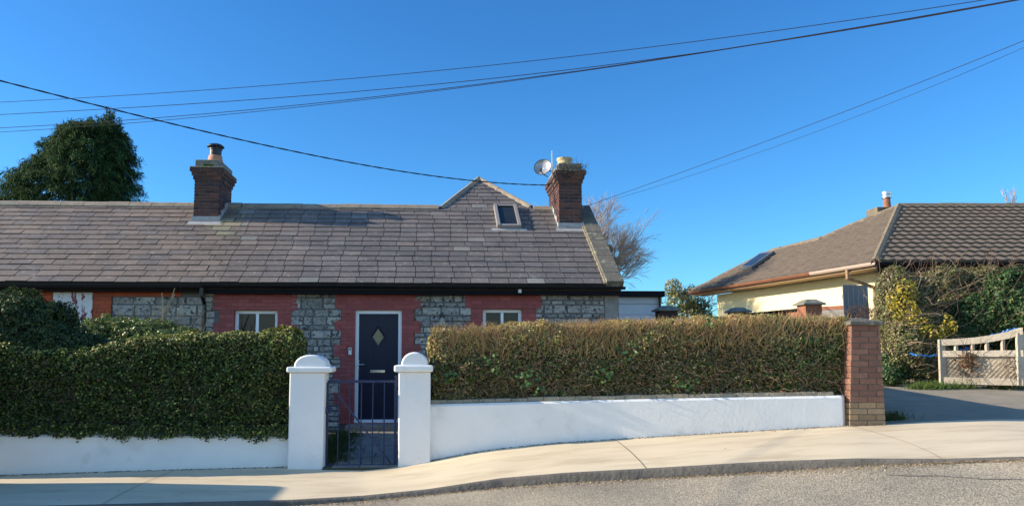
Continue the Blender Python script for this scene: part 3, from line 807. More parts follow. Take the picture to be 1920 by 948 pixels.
ar.tube([ctr_low, c + ax*.12 + Vector((.03,0,-.19)), focus], .011, 6); ar.lathe(focus - ax*.05, [(.02,0),(.028,.03),(.028,.07)], 10, Vector((0,0,1))); ar.build('feed_arm', M['darkplastic'], dish)
pl = MB(); pt = at_Y(1035, 283, 15.9); pb_ = at_Y(1035.5, 325, 15.9)
pl.tube([pt, pb_, pb_ + Vector((.02, 0, -.10)), Vector((bx0-.01, pb_.y, pb_.z-.16))], .017, 8); pl.tube([c, c + Vector((.08,.1,-.02)), Vector((pb_.x, pb_.y, c.z-.02))], .016, 6)
pl.build('mast', M['steel'], dish)

# ------------------------------------------------------------ neighbour's half of the terrace
nb = thing('neighbour_cottage', 'left half of the terrace with orange brick trim and peeling white window board', 'house', (Xn0, YF, FLOOR))
wbn = (fx(100), fx(174), fz(668, 140), fz(548, 140))
n_ = MB(); X2 = XL - .003
wall_with_holes(n_, Xn0, X2, FLOOR-.35, TOP, YF, YF+.45, [])
n_.box(Xn0, Xn0+.4, YF+.45, YB-.4, FLOOR-.35, TOP); n_.box(Xn0, X2, YB-.4, YB, FLOOR-.35, TOP)
b = len(n_.v)
for x in (Xn0, Xn0+.4): n_.v += [(x, YF, TOP), (x, YB, TOP), (x, YR, ZR-.12)]
n_.face([b, b+1, b+2]); n_.face([b+3, b+5, b+4]); n_.face([b, b+2, b+5, b+3]); n_.face([b+1, b+4, b+5, b+2])
n_.build('wall', M['mortar'], nb)
for a_, b_, sd_ in ((fx(210), X2, 31), (Xn0, fx(60), 32)):
    s2 = MB(); stone_wall(s2, a_, b_, FLOOR-.3, fz(556, 280), YF, seed=sd_); s2.build('stonework', M['stone'], nb, bevel=.008)
ob = MB(); pal = [W1, (.9,.9,.9), (1.08,1.05,1.05)]
for (x0, x1, z0, z1) in ((fx(100), fx(340), fz(556,280)+.0, TOP), (fx(174), fx(209), FLOOR, fz(556,280)-.002), (fx(61), fx(99), FLOOR, TOP)):
    ob.col = (.7,.7,.7); ob.box(x0, x1, YF-.022, YF+.01, z0, z1)
    brick_run(ob, (x0, YF-.022, z0), (1,0,0), (0,-1,0), (0,0,1), x1-x0, z1-z0, pal, j=.006, proud=.009, th=0, jit=.001)
ob.build('brick_surround', M['orange'], nb)
pe = MB(); pe.box(wbn[0], wbn[1], YF-.05, YF-.035, wbn[2]+.35, wbn[3]); po = pe.build('window_board', M['peel'], nb, bevel=.003)
po['label'] = 'peeling white painted window board with dark red flakes'
pf = MB(); pf.box(wbn[0], wbn[1], YF-.045, YF-.034, wbn[2], wbn[2]+.345); pf.build('window_frame', M['upvc'], nb, bevel=.004)
r_ = MB(); roof_core(r_, Xn0-.1, XL - .002); nro = r_.build('roof', M['roof_core'], nb)
def pal_nb(p, rnd):
    c = Vector((.195,.15,.12)) if rnd.random() < .7 else Vector((.168,.138,.12))
    if rnd.random() < .06: c = c*1.2
    if p.x > XL - .5 and p.z > 3.9 and rnd.random() < .6: c = c.lerp(Vector((.36,.33,.20)), .5)
    return tuple(c)
s3 = MB(); slate_plane(s3, Vector((Xn0-.1, YE-.02, ZE)), U, vdir, 16, rowh, .40, lambda s: (0.0, XL-Xn0+.1), 21, pal_nb, stag=(0, .18))
s3.build('slates', M['slate'], nro)
rt = MB(); ridge_run(rt, (Xn0-.1, YR, ZR+.06), (XL-.02, YR, ZR+.05), .48, .16, .06, seed=9); rt.build('ridge_tiles', M['ridge'], nro)
fb = MB(); fb.box(Xn0, XL+.03, YF-.20, YF-.165, ZE-.155, ZE-.045); fb.build('fascia', M['fascia_old'], nb)
gt = MB(); gutter(gt, Xn0, XL+.0, GY+.035, GZ-.02); gt.build('gutter', M['fascia_old'], nb)

# ------------------------------------------------------------ white outbuilding behind the cottage
YO = 21.0
ob_ = thing('outbuilding', 'small flat roofed white clad outbuilding beyond the cottage gable', 'outbuilding', tuple(at_Y(1200, 680, YO)))
a = at_Y(1120, 556, YO); b_ = at_Y(1237, 556, YO); zg = ground_z(a.x, YO) - .2
o1 = MB(); o1.box(a.x, b_.x, YO, YO+3.5, zg, at_Y(1200, 557, YO).z)
o1.build('wall', M['clad'], ob_)
o2 = MB(); z1 = at_Y(1200, 569, YO).z; z2 = at_Y(1200, 556.5, YO).z
o2.box(a.x-.02, b_.x+.05, YO-.05, YO-.004, z1, z2)
for k in range(1, 12): o2.box(a.x, b_.x, YO-.022, YO-.003, z1 - k*.32, z1 - k*.32 + .30)
o2.build('cladding', M['clad'], ob_, bevel=.006)
o3 = MB(); p = at_Y(1246, 548, YO-.2); o3.box(a.x-.1, p.x, YO-.25, YO+3.7, at_Y(1200,557,YO).z+.002, at_Y(1200,546.5,YO).z); o3.build('roof', M['fascia'], ob_, bevel=.01)
o4 = MB(); q = at_Y(1238, 600, YO-.12); o4.tube([(q.x, q.y, z2), (q.x, q.y, zg)], .04, 8); o4.build('downpipe', M['black'], ob_)

# ------------------------------------------------------------ bungalow on the right
C1 = at_d(1641, 490, 18.6); F1 = at_d(1296, 546, 27.5); F1.z = C1.z; 
# re-solve the far corner so that the eave is level
r_, fw_ = ray(1296, 546); F1 = EYE + r_ * ((C1.z - EYE.z) / r_.z)
A1 = at_d(1686, 386, 22.6)
ns = (F1 - C1).cross(A1 - C1).normalized()
if ns.z < 0: ns = -ns
RT = at_d(2500, 0, 22.6)
E2 = at_d(2400, 492, 18.6); E2.z = C1.z
A2 = A1 + (E2 - C1); A2.z = A1.z
bun = thing('bungalow', 'cream rendered bungalow with brown concrete tiled hip roof on the right', 'house', (C1.x, C1.y, 1.3))
G1 = at_plane(1447, 470, C1, ns); G2 = at_plane(1541, 447, C1, ns); G0 = at_plane(1399, 493, C1, ns); G3 = at_plane(1590, 425, C1, ns)
side_poly = [C1, A1, G3, G2, G1, G0, F1]
def in_poly(p, poly):
    c = False; n = len(poly)
    for i in range(n):
        a, b = poly[i], poly[(i+1) % n]
        if (a[1] > p[1]) != (b[1] > p[1]) and p[0] < (b[0]-a[0])*(p[1]-a[1])/(b[1]-a[1]) + a[0]: c = not c
    return c
def tile_face(name, O, Ud, Nn, poly3, parent, wave=.30, rows_h=.34, amp=.028, step=.035):
    Ud = Ud.normalized(); Nn = Nn.normalized(); Vd = Nn.cross(Ud).normalized()
    if Vd.z < 0: Vd = -Vd
    P2 = [((p-O).dot(Ud), (p-O).dot(Vd)) for p in poly3]
    umin, umax = min(p[0] for p in P2), max(p[0] for p in P2); vmax = max(p[1] for p in P2)
    def spans(v):
        xs_ = []
        for i in range(len(P2)):
            a, b = P2[i], P2[(i+1) % len(P2)]
            if (a[1] > v) != (b[1] > v): xs_.append((b[0]-a[0])*(v-a[1])/(b[1]-a[1]) + a[0])
        return sorted(xs_)
    mb = MB(); du = wave / 8; nrow = int(vmax / rows_h) + 1
    for r in range(nrow):
        v0 = r*rows_h; v1 = min((r+1)*rows_h, vmax - .002)
        if v1 - v0 < .02: continue
        s0 = spans(v0 + .004); s1 = spans(max(v1 - .004, v0+.008))
        if len(s0) < 2 or len(s1) < 2: continue
        n = max(2, int((max(s0[-1], s1[-1]) - min(s0[0], s1[0])) / du)); base = len(mb.v)
        ulo, uhi = min(s0[0], s1[0]), max(s0[-1], s1[-1])
        us = np.arange(math.floor(ulo/du), math.ceil(uhi/du)+1) * du
        k = random.uniform(.9, 1.1); rows_v = []
        for (vq, ss, lift) in ((v0, s0, -.01), (v0, s0, step), (v1, s1, .0)):
            for u_ in us:
                uc = min(max(u_, ss[0]), ss[-1])
                ph = (u_ / wave + (.5 if r % 2 else 0)*0) % 1
                hgt = amp * (.5 - .5*math.cos(2*math.pi*ph)) if lift >= 0 else 0
                jx = .006*math.sin(r*12.9 + math.floor(u_/wave)*78.2)
                mb.v.append(tuple(O + Ud*uc + Vd*(vq + (jx if lift > 0 else 0)) + Nn*(lift + hgt)))
        m_ = len(us)
        for q in range(2):
            for i in range(m_-1):
                mb.face([base+q*m_+i, base+q*m_+i+1, base+(q+1)*m_+i+1, base+(q+1)*m_+i])
    return mb.build(name, M['tile'], parent)
nf = (E2 - C1).cross(A1 - C1).normalized()
if nf.z < 0: nf = -nf
core = MB()
back = Vector((3.5, 5.5, 0))
for poly, nn in ((side_poly, ns), ([C1, E2, A2, A1], nf)): core.poly([p - nn*.03 for p in poly])
FB = Vector((F1.x + 9, F1.y + 2, F1.z)); EB = Vector((E2.x, E2.y + 8, E2.z))
core.poly([F1, G0, G1, FB]); core.poly([G1, G2, G3, A1, Vector((A1.x+4, A1.y+5, C1.z)), FB]); core.poly([A1, A2, EB, Vector((A1.x+4, A1.y+5, C1.z))])
core.poly([E2, EB, A2])
bro = core.build('roof', M['tile'], bun)
tile_face('side_tiles', C1, (C1 - F1), ns, side_poly, bro, wave=.30, rows_h=.33)
tile_face('front_tiles', C1, (E2 - C1), nf, [C1, E2, A2, A1], bro, wave=.30, rows_h=.315, amp=.026, step=.05)
rt = MB(); ridge_run(rt, C1 + Vector((0,0,.06)) , A1 + Vector((0,0,.06)), .42, .15, .08, (ns+nf).normalized(), 3)
ridge_run(rt, A1 + Vector((0,0,.06)), A2 + Vector((0,0,.06)), .42, .14, .07, Vector((0,0,1)), 4)
for a, b_ in ((A1, G3), (G3, G2), (G2, G1), (G1, G0), (G0, F1)): ridge_run(rt, a + Vector((0,0,.04)), b_ + Vector((0,0,.04)), .42, .13, .06, Vector((0,0,1)), 5)
rt.build('ridge_tiles', M['ridge_lichen'] if 'ridge_lichen' in M else M['ridge'], bro)
# walls
sdv = (F1 - C1); sdv.z = 0; sdl = sdv.length; sdn = sdv.normalized(); inn = Vector((sdn.y, -sdn.x, 0))   # towards the inside
if inn.x < 0: inn = -inn
fdn = (E2 - C1); fdn.z = 0; fdn.normalize(); finn = Vector((-fdn.y, fdn.x, 0))
K = C1 + inn*.55 + finn*.6
zt = C1.z - .17; zb = .9
bw = MB()
kf = K + sdn * (sdl - 1.2)
bw.obox(Vector((K.x, K.y, zb)), Vector((kf.x-K.x, kf.y-K.y, 0)), inn*.3, Vector((0,0,zt-zb)))
bw.build('side_wall', M['yellow'], bun)
b3 = MB(); b3.obox(Vector((K.x, K.y, zb)) + inn*.302 , fdn*9, finn*.3, Vector((0,0,zt-zb)))
b3.build('front_wall', M['yellow'], bun)
sf = MB()
def eave_strip(mb, a, b_, inn_, z0, z1, w0, w1):
    a = Vector((a.x, a.y, z0)) + inn_*w0; b_ = Vector((b_.x, b_.y, z0)) + inn_*w0
    mb.obox(a, b_-a, inn_*(w1-w0), Vector((0,0,z1-z0)))
eave_strip(sf, C1, F1, inn, C1.z-.17, C1.z-.15, .0, .6); eave_strip(sf, C1, F1, inn, C1.z-.15, C1.z-.06, .02, .05)
eave_strip(sf, C1+fdn*.4, E2, finn, C1.z-.302, C1.z-.282, .0, .7)
sf.build('soffit', M['soffit'], bun)
f2 = MB(); eave_strip(f2, C1+fdn*.06, E2, finn, C1.z-.27, C1.z-.06, .02, .05); f2.build('front_fascia', M['fascia_old'], bun)
gb_ = MB()
def gut3(mb, a, b_, outn, z, r=.075):
    n=8; base=len(mb.v)
    for P in (a, b_):
        for rr in (r, r-.01):
            for k in range(n+1):
                t_=math.pi+math.pi*k/n; q = P - outn*(rr*math.cos(t_)) ; mb.v.append((q.x, q.y, z+rr*math.sin(t_)*1.2))
    m_=n+1
    for k in range(n):
        mb.face([base+k, base+k+1, base+2*m_+k+1, base+2*m_+k]); mb.face([base+m_+k+1, base+m_+k, base+3*m_+k, base+3*m_+k+1])
    mb.face([base, base+2*m_, base+3*m_, base+m_]); mb.face([base+n, base+m_+n, base+3*m_+n, base+2*m_+n]); mb.face([base+k for k in range(n+1)]+[base+m_+k for k in range(n,-1,-1)])
oc = -inn*.07
mid = C1 + sdn * sdl * .26
gut3(gb_, mid + oc, F1 + oc, inn, C1.z-.03); gb_.build('gutter', M['brownpvc'], bun)
gp = MB(); gut3(gp, C1 + oc, mid + oc, inn, C1.z-.028, .078); g_ = gp.build('gutter', M['palebrown'], bun); g_['label'] = 'faded pale length of gutter'
gp = MB(); gut3(gp, C1 - finn*.07, E2 - finn*.07, finn, C1.z-.03); gp.build('gutter', M['fascia_old'], bun)
dp = MB(); q0 = C1 + sdn*.9 + oc; q1 = K + sdn*.15 - inn*.06
dp.tube([Vector((q0.x,q0.y,C1.z-.1)), Vector((q0.x,q0.y,C1.z-.36)), Vector((q0.x,q0.y,C1.z-.36)).lerp(Vector((q1.x,q1.y,C1.z-.52)),.15), Vector((q1.x,q1.y,C1.z-.60)), Vector((q1.x,q1.y,C1.z-.72)), Vector((q1.x,q1.y,zb))], .045, 10)
dp.build('downpipe', M['soffit'], bun)
# flue with its brick base
fc = at_d(1667, 391, 23.2); fp = MB(); fp.obox(at_d(1645, 400, 23.0) , Vector((.75,0,0)), Vector((0,.6,0)), Vector((0,0,.22)))
fo = fp.build('chimney', M['ridge_lichen'], bun, bevel=.02)
fp = MB(); zc0 = at_d(1667, 389, 23.2).z; zc1 = at_d(1667, 370, 23.2).z; zc2 = at_d(1667, 359, 23.2).z
fp.lathe((fc.x, fc.y+.1, zc0-.2), [(.13,0),(.12,.2),(.105,zc1-zc0+.2)], 16); fpo = fp.build('chimney_pot', M['pier'], fo)
fp = MB(); fp.lathe((fc.x, fc.y+.1, zc1), [(.15,0),(.15,(zc2-zc1)*.45),(.12,(zc2-zc1)*.5),(.15,(zc2-zc1)*.55),(.15,zc2-zc1)], 18); fp.build('cowl', M['steel'], fpo)
# roof window on the side slope
q = [at_plane(x, y, C1, ns) + ns*.06 for x, y in ((1388, 509), (1412, 507.5), (1455, 477), (1430, 480))]
rw = MB(); rw.hexa([p for p in q] + [p + ns*.10 for p in q]); rwo = rw.build('roof_window', M['rwgrey'], bun)
cen = sum(q, Vector())/4; q2 = [cen + (p-cen)*.78 + ns*.075 for p in q]; rw = MB(); rw.hexa([p for p in q2]+[p+ns*.03 for p in q2]); rw.build('pane', M['glass'], rwo)
# grey boarded side gate next to the bungalow wall
sg = thing('side_gate', 'tall grey weathered board gate beside the cream bungalow wall', 'gate', tuple(at_d(1603, 650, 17.6)))
for k, px in enumerate(np.linspace(1580, 1618, 5)):
    a = at_d(px, 533.5, 17.6); b_ = at_d(px + 9.2, 533.5, 17.6); mb = MB(); zg = ground_z(a.x, a.y)
    mb.box(a.x, b_.x, a.y, a.y+.03, zg, a.z - .01*k*.3); mb.build('board', M['greywood'], sg, bevel=.003)
mb = MB(); a = at_d(1580, 533, 17.65); b_ = at_d(1628, 533, 17.65)
mb.box(a.x, b_.x, a.y+.02, a.y+.06, a.z-.35, a.z-.25); mb.build('rail', M['greywood'], sg)

# ------------------------------------------------------------ boundary wall with brick piers
def pier(px, py_cap, d, capw, label, matk='pier', dark=False):
    c = at_d(px, py_cap, d); zg = ground_z(c.x, c.y); t = thing('brick_pier', label, 'pier', (c.x, c.y, zg), 'brick piers of the side boundary wall')
    w_ = capw; m1 = MB(); m1.box(c.x-w_*.37, c.x+w_*.37, c.y-w_*.37, c.y+w_*.37, zg-.1, c.z-.10)
    m1.build('shaft', M[matk], t)
    m2 = MB(); z = c.z - .10; h = w_/2
    m2.hexa([(c.x-h,c.y-h,z),(c.x+h,c.y-h,z),(c.x+h,c.y+h,z),(c.x-h,c.y+h,z),(c.x-h,c.y-h,z+.03),(c.x+h,c.y-h,z+.03),(c.x+h,c.y+h,z+.03),(c.x-h,c.y+h,z+.03)])
    m2.hexa([(c.x-h,c.y-h,z+.03),(c.x+h,c.y-h,z+.03),(c.x+h,c.y+h,z+.03),(c.x-h,c.y+h,z+.03),(c.x-h*.4,c.y-h*.4,z+.12),(c.x+h*.4,c.y-h*.4,z+.12),(c.x+h*.4,c.y+h*.4,z+.12),(c.x-h*.4,c.y+h*.4,z+.12)])
    m2.build('cap', M['concrete'], t); return c, zg
c1, z1 = pier(1517, 563, 14.6, .46, 'brick pier with flat pyramid cap, nearest the grey board gate')
c2, z2 = pier(1383, 578, 17.2, .48, 'smaller looking brick pier with pale cap in front of the cream wall')
c3, z3 = pier(1249, 575, 16.0, .52, 'brick pier painted in shade tones in front of the white outbuilding', 'shadedpier')
bwm = MB(); d12 = (c2 - c1); d12.z = 0
for i in range(6):
    a = c1 + d12*(i/6); b_ = c1 + d12*((i+1)/6); zt_ = lerp(c1.z, c2.z, i/6) - .20
    if i == 0: a = a + d12.normalized()*.2
    if i == 5: b_ = b_ - d12.normalized()*.2
    bwm.obox(Vector((a.x-.1, a.y, 0.6)), Vector((b_.x-a.x, b_.y-a.y, 0)), Vector((.22,0,0)), Vector((0,0,zt_-.6)))
bl_ = thing('boundary_wall', 'brown brick wall running back between the capped piers', 'wall', (c1.x, c1.y, z1))
bwm.build('wall', M['pier'], bl_)
cpm = MB(); zt_ = lerp(c1.z, c2.z, .5) - .2
a = c1 + d12.normalized()*.2; b_ = c2 - d12.normalized()*.2
cpm.obox(Vector((a.x-.15, a.y, c1.z-.199)), Vector((b_.x-a.x, b_.y-a.y, c2.z-c1.z)), Vector((.32,0,0)), Vector((0,0,.05))); cpm.build('coping', M['fascia_old'], bl_)
# stretch of wall between the pier and the road pillar
nw = thing('low_side_wall', 'rough block wall with brick top between the pier and the side gate', 'wall', (c1.x+.3, c1.y, z1))
p0 = at_d(1522, 574, 15.4); p1 = at_d(1581, 569, 15.0)
m1 = MB(); m1.obox(Vector((p0.x+.15,p0.y,.6)), Vector((p1.x-p0.x-.15, p1.y-p0.y, 0)), Vector((0,.2,0)), Vector((0,0,p0.z-.6-.09))); m1.build('wall', M['cement'], nw)
m1 = MB(); m1.obox(Vector((p0.x+.15,p0.y-.01,p0.z-.088)), Vector((p1.x-p0.x-.15, p1.y-p0.y, 0)), Vector((0,.22,0)), Vector((0,0,.08))); m1.build('coping', M['pier'], nw)
q = at_d(1612, 640, 9.75); m1 = MB()
a = Vector((q.x, q.y, .5)); b_ = Vector((a.x + .15, 12.6, .5)); m1.obox(a, b_-a, Vector((.2,0,0)), Vector((0,0,1.22))); m1.build('return_wall', M['pier'], nw)

# ------------------------------------------------------------ front walls
def front_wall(name, label, p0, p1, topx, topy, th=.22, coping=False, round_end=False, setb=.0):
    ps = np.linspace(p0, p1, 60); t = thing(name, label, 'wall', tuple(back_pt((p0+p1)/2)))
    mb = MB(); S_ = 6; n = len(ps)
    for i, px in enumerate(ps):
        b_ = back_pt(px); d = interp(px, bx_, bd)
        top = at_d(px, interp(px, topx, topy), d)
        yo = 0
        if round_end: yo = .09 * max(0, (px - (p1-14)) / 14)**2
        w1_ = .004*mnoise.noise((px*.02, 1, 0)); ru = .025
        for (y, z) in ((yo, b_.z-.12), (yo+w1_, lerp(b_.z, top.z, .5)), (yo, top.z-ru), (yo+.02, top.z), (th, top.z), (th, b_.z-.12)):
            mb.v.append((top.x, b_.y + y, z))
    for i in range(n-1):
        for k in range(S_-1): mb.face([i*S_+k, (i+1)*S_+k, (i+1)*S_+k+1, i*S_+k+1])
    mb.face([k for k in range(S_)]); mb.face([(n-1)*S_+k for k in range(S_-1,-1,-1)])
    mb.build('wall', M['white'], t)
    if coping:
        cb_ = MB(); ps2 = np.linspace(p0+2, p1-20, 26)
        for a, b_ in zip(ps2[:-1], ps2[1:]):
            A = at_d(a, interp(a, topx, topy), interp(a, bx_, bd)); B = at_d(b_, interp(b_, topx, topy), interp(b_, bx_, bd))
            h_ = .05 + random.uniform(-.006, .006); yo = .08 + random.uniform(-.004,.004)
            cb_.hexa([(A.x,A.y+yo,A.z+.001),(B.x-.001,B.y+yo,B.z+.001),(B.x-.001,B.y+.24,B.z+.001),(A.x,A.y+.24,A.z+.001),
                      (A.x,A.y+yo+.008,A.z+h_),(B.x-.004,B.y+yo+.008,B.z+h_),(B.x-.004,B.y+.24,B.z+h_),(A.x,A.y+.24,A.z+h_)])
        cb_.build('inner_coping', M['innercoping'], t, bevel=.008)
    return t
bx_ = bx
front_wall('garden_wall', 'low white painted wall left of the gate, under the dark green hedge', -420, 541.5, [-420, 0, 540, 560], [812, 814, 818, 818])
front_wall('garden_wall', 'low white painted wall right of the gate, under the golden brown hedge', 806, 1591, [800, 1000, 1200, 1590], [758, 753, 748, 741], coping=True, round_end=True)

# gate pillars
def gate_pillar(px0, px1, cap0, cap1, ysh, ycap, ydome, dome0, dome1, d, label, pyb, tilt=0):
    pc = (px0+px1)/2; b_ = at_d(pc, pyb, d); x0 = at_d(px0, 780, d).x; x1 = at_d(px1, 780, d).x; Y = at_d(pc, 780, d).y - .02
    t = thing('gate_pillar', label, 'pillar', (b_.x, Y + .2, b_.z), 'rendered pillars either side of the blue gate')
    D = .42; zs = at_d(pc, ysh, d).z; zc = at_d(pc, ycap, d).z; zd = at_d(pc, ydome, d).z
    def grid_block(a, b2, y0, y1, z0, z1, amp, nz):
        m = MB(); ring = []
        xs_ = np.linspace(a, b2, 6); ys_ = np.linspace(y0, y1, 6)
        loop = [(x, y0) for x in xs_] + [(b2, y) for y in ys_[1:]] + [(x, y1) for x in xs_[::-1][1:]] + [(a, y) for y in ys_[::-1][1:-1]]
        nl = len(loop)
        for k, z in enumerate(np.linspace(z0, z1, nz)):
            for x, y in loop:
                nn = mnoise.noise((x*6, y*6, z*4)) * amp; cx_, cy_ = (a+b2)/2, (y0+y1)/2
                m.v.append((x + (x-cx_)*nn*4, y + (y-cy_)*nn*4, z))
        for k in range(nz-1):
            for i in range(nl): m.face([k*nl+i, k*nl+(i+1)%nl, (k+1)*nl+(i+1)%nl, (k+1)*nl+i])
        m.face([ (nz-1)*nl+i for i in range(nl)]); m.face([i for i in range(nl)][::-1]); return m
    grid_block(x0, x1, Y, Y+D, b_.z-.15, zs+.001, .006, 9).build('shaft', M['white'], t, bevel=.015)
    ca, cb2 = at_d(cap0, 690, d).x, at_d(cap1, 690, d).x
    grid_block(ca, cb2, Y-.05, Y+D+.05, zs+.002, zc, .008, 3).build('cap_slab', M['white'], t, bevel=.022, segs=3)
    da, db_ = at_d(dome0, 690, d).x, at_d(dome1, 690, d).x; r = (db_-da)/2; cx_ = (da+db_)/2; hh = zd - zc
    m = MB(); n = 20; ysl = [0, .03, .1, D-.08, D-.02, D+.02]; sc_ = [.93, .985, 1, 1, .985, .93]
    for yy, s_ in zip(ysl, sc_):
        for k in range(n+1):
            a_ = math.pi*k/n; m.v.append((cx_ - r*s_*math.cos(a_), Y - .01 + yy, zc - .002 + hh*s_*math.sin(a_)**.9))
    for j in range(len(ysl)-1):
        for k in range(n): m.face([j*(n+1)+k, j*(n+1)+k+1, (j+1)*(n+1)+k+1, (j+1)*(n+1)+k])
    m.face([k for k in range(n+1)][::-1]); m.face([(len(ysl)-1)*(n+1)+k for k in range(n+1)])
    m.build('rounded_top', M['white'], t, bevel=.012)
    return t, x0, x1, Y
gp1, g0, gx0, gyl = gate_pillar(542, 607, 539, 622, 698, 687, 664, 551, 612, 9.1, 'white rounded top gate pillar left of the blue gate', 877)
gp2, gx1, g1, gyr = gate_pillar(747, 807, 739, 812, 697, 684, 659, 752, 803, 9.1, 'white rounded top gate pillar right of the blue gate, against the wall end', 869)

# blue iron gate
Yg = gyl + .20
gate = thing('garden_gate', 'low blue painted iron bar gate between the white pillars', 'gate', (gx0+.05, Yg, .05))
gp = lambda px, py: at_Y(px, py, Yg)
m = MB(); m.box(gp(613,800).x, gp(742,800).x, Yg-.012, Yg+.012, gp(680,716).z-.006, gp(680,713).z+.006); m.build('top_rail', M['gateblue'], gate, bevel=.003)
m = MB(); m.box(gp(613,800).x, gp(742,800).x, Yg-.012, Yg+.012, gp(680,874).z-.01, gp(680,871).z+.01); m.build('bottom_rail', M['gateblue'], gate, bevel=.003)
for px in (635, 656.5, 678, 699.5, 721):
    q = gp(px, 714); m = MB(); m.tube([(q.x, Yg, gp(px,873).z), (q.x, Yg, q.z)], .0085, 7); m.build('bar', M['gateblue'], gate)
m = MB(); q = gp(614.5, 716); m.box(q.x-.014, q.x+.014, Yg-.014, Yg+.014, gp(614,876).z, q.z); m.build('latch_stile', M['gateblue'], gate, bevel=.003)
m = MB(); q = gp(742, 716); m.box(q.x-.018, q.x+.018, Yg-.018, Yg+.018, gp(742,876).z, gp(742,710).z); m.lathe((q.x, Yg, gp(742,710).z), [(.012,0),(.021,.012),(.021,.03),(.010,.045)], 12); m.build('hinge_stile', M['gateblue'], gate, bevel=.003)
m = MB(); a = gp(632, 737); b_ = gp(733, 868); m.bar(a, b_, .02, .02); m.build('diagonal_brace', M['gateblue'], gate)
m = MB(); q = gp(613, 768); m.lathe((q.x-.02, Yg-.03, q.z), [(.02,-.03),(.045,-.02),(.05,.0),(.045,.02),(.02,.03)], 14, (0,-1,0)); m.box(q.x-.06, q.x+.07, Yg-.02, Yg+.01, q.z-.035, q.z+.03); m.build('latch', M['gateblue'], gate, bevel=.004)
for py in (728, 850):
    q = gp(744, py); m = MB(); m.lathe((q.x, Yg, q.z-.03), [(.028,0),(.028,.06)], 12); m.box(q.x, q.x+.05, Yg-.01, Yg+.01, q.z-.015, q.z+.015); m.build('hinge', M['gateblue'], gate)
# path of flagstones
pa = MB(); rnd = random.Random(4); rows_ = 10; ya, yb = gyl + .0, YF - .42
ctr0 = (gx0 + gx1)/2; ctr1 = (dx0+dx1)/2
pa.col = (.35,.33,.3)
def pz(y): return lerp(gp1.location.z + .012, FLOOR - .11, min(max((y-ya)/(yb-ya), 0), 1))
pa.hexa([(gx0,ya-.05,pz(ya)-.2),(gx1,ya-.05,pz(ya)-.2),(ctr1+.62,yb,pz(yb)-.2),(ctr1-.55,yb,pz(yb)-.2),(gx0,ya-.05,pz(ya)-.006),(gx1,ya-.05,pz(ya)-.006),(ctr1+.62,yb,pz(yb)-.006),(ctr1-.55,yb,pz(yb)-.006)])
pa.mi = 1
for r in range(rows_):
    y0, y1 = lerp(ya, yb, r/rows_)+.008, lerp(ya, yb, (r+1)/rows_)-.008
    ct = lerp(ctr0, ctr1, r/rows_) + .03; cuts = [-.52, rnd.uniform(-.15, .12), .62] if r > 1 else [-.40, rnd.uniform(-.1,.1), .44]
    for a, b_ in zip(cuts[:-1], cuts[1:]):
        dzv = rnd.uniform(-.003,.004); x0, x1 = ct+a+.008, ct+b_-.008
        pa.hexa([(x0,y0,pz(y0)-.03),(x1,y0,pz(y0)-.03),(x1,y1,pz(y1)-.03),(x0,y1,pz(y1)-.03),(x0,y0,pz(y0)+dzv),(x1,y0,pz(y0)+dzv),(x1,y1,pz(y1)+dzv),(x0,y1,pz(y1)+dzv)])
tag(pa.build('path', [M['soil'], M['flag']]), kind='structure')

# red brick pillar by the driveway
dB = 9.1; b_ = at_d(1626, 799, dB); t_ = at_d(1622, 609, dB)
bpl = thing('brick_pillar', 'red brick pillar with thin concrete cap and yellower bricks at its foot, by the driveway', 'pillar', (b_.x, b_.y+.2, b_.z))
x0b, x1b = at_d(1593, 800, dB).x, at_d(1662, 798, dB).x; x0t, x1t = at_d(1597, 612, dB).x, at_d(1650, 612, dB).x
x1b = lerp(x1b, x1t, .25)
m = MB(); D = .45; Yp = b_.y
m.hexa([(x0b+.012,Yp+.012,b_.z-.1),(x1b-.012,Yp+.012,b_.z-.1),(x1b-.012,Yp+D,b_.z-.1),(x0b+.012,Yp+D,b_.z-.1),(x0t+.012,Yp+.012,t_.z-.002),(x1t-.012,Yp+.012,t_.z-.002),(x1t-.012,Yp+D,t_.z-.002),(x0t+.012,Yp+D,t_.z-.002)])
m.build('core', M['brick_joint'], bpl)
m = MB(); NR = 17; H = t_.z - b_.z
for r in range(NR):
    f = r/NR; xa, xb = lerp(x0b, x0t, f), lerp(x1b, x1t, f); z = b_.z + H*f
    pal = [(.38,.25,.14),(.33,.22,.13),(.36,.25,.15)] if r < 4 else [(.25,.125,.085),(.23,.11,.078),(.27,.14,.095),(.24,.125,.09)]
    brick_run(m, (xa,Yp,z), (1,0,0), (0,-1,0), (0,0,1), xb-xa, H/NR, pal, th=.02, jit=.003, rowoff=r, j=.010, bw=.225)
    brick_run(m, (xb,Yp,z), (0,1,0), (1,0,0), (0,0,1), D, H/NR, pal, th=.02, jit=.003, rowoff=r+1, j=.010, bw=.225)
    brick_run(m, (xa,Yp+D,z), (0,-1,0), (-1,0,0), (0,0,1), D, H/NR, pal, th=.02, jit=.003, rowoff=r+1, j=.010, bw=.225)
m.build('brickwork', M['pbrick'], bpl)
m = MB(); e = .04; z = t_.z
m.hexa([(x0t-e,Yp-e,z),(x1t+e,Yp-e,z),(x1t+e,Yp+D+e,z),(x0t-e,Yp+D+e,z),(x0t-e,Yp-e,z+.045),(x1t+e,Yp-e,z+.045),(x1t+e,Yp+D+e,z+.045),(x0t-e,Yp+D+e,z+.045)])
xm = (x0t+x1t)/2; ym = Yp+D/2
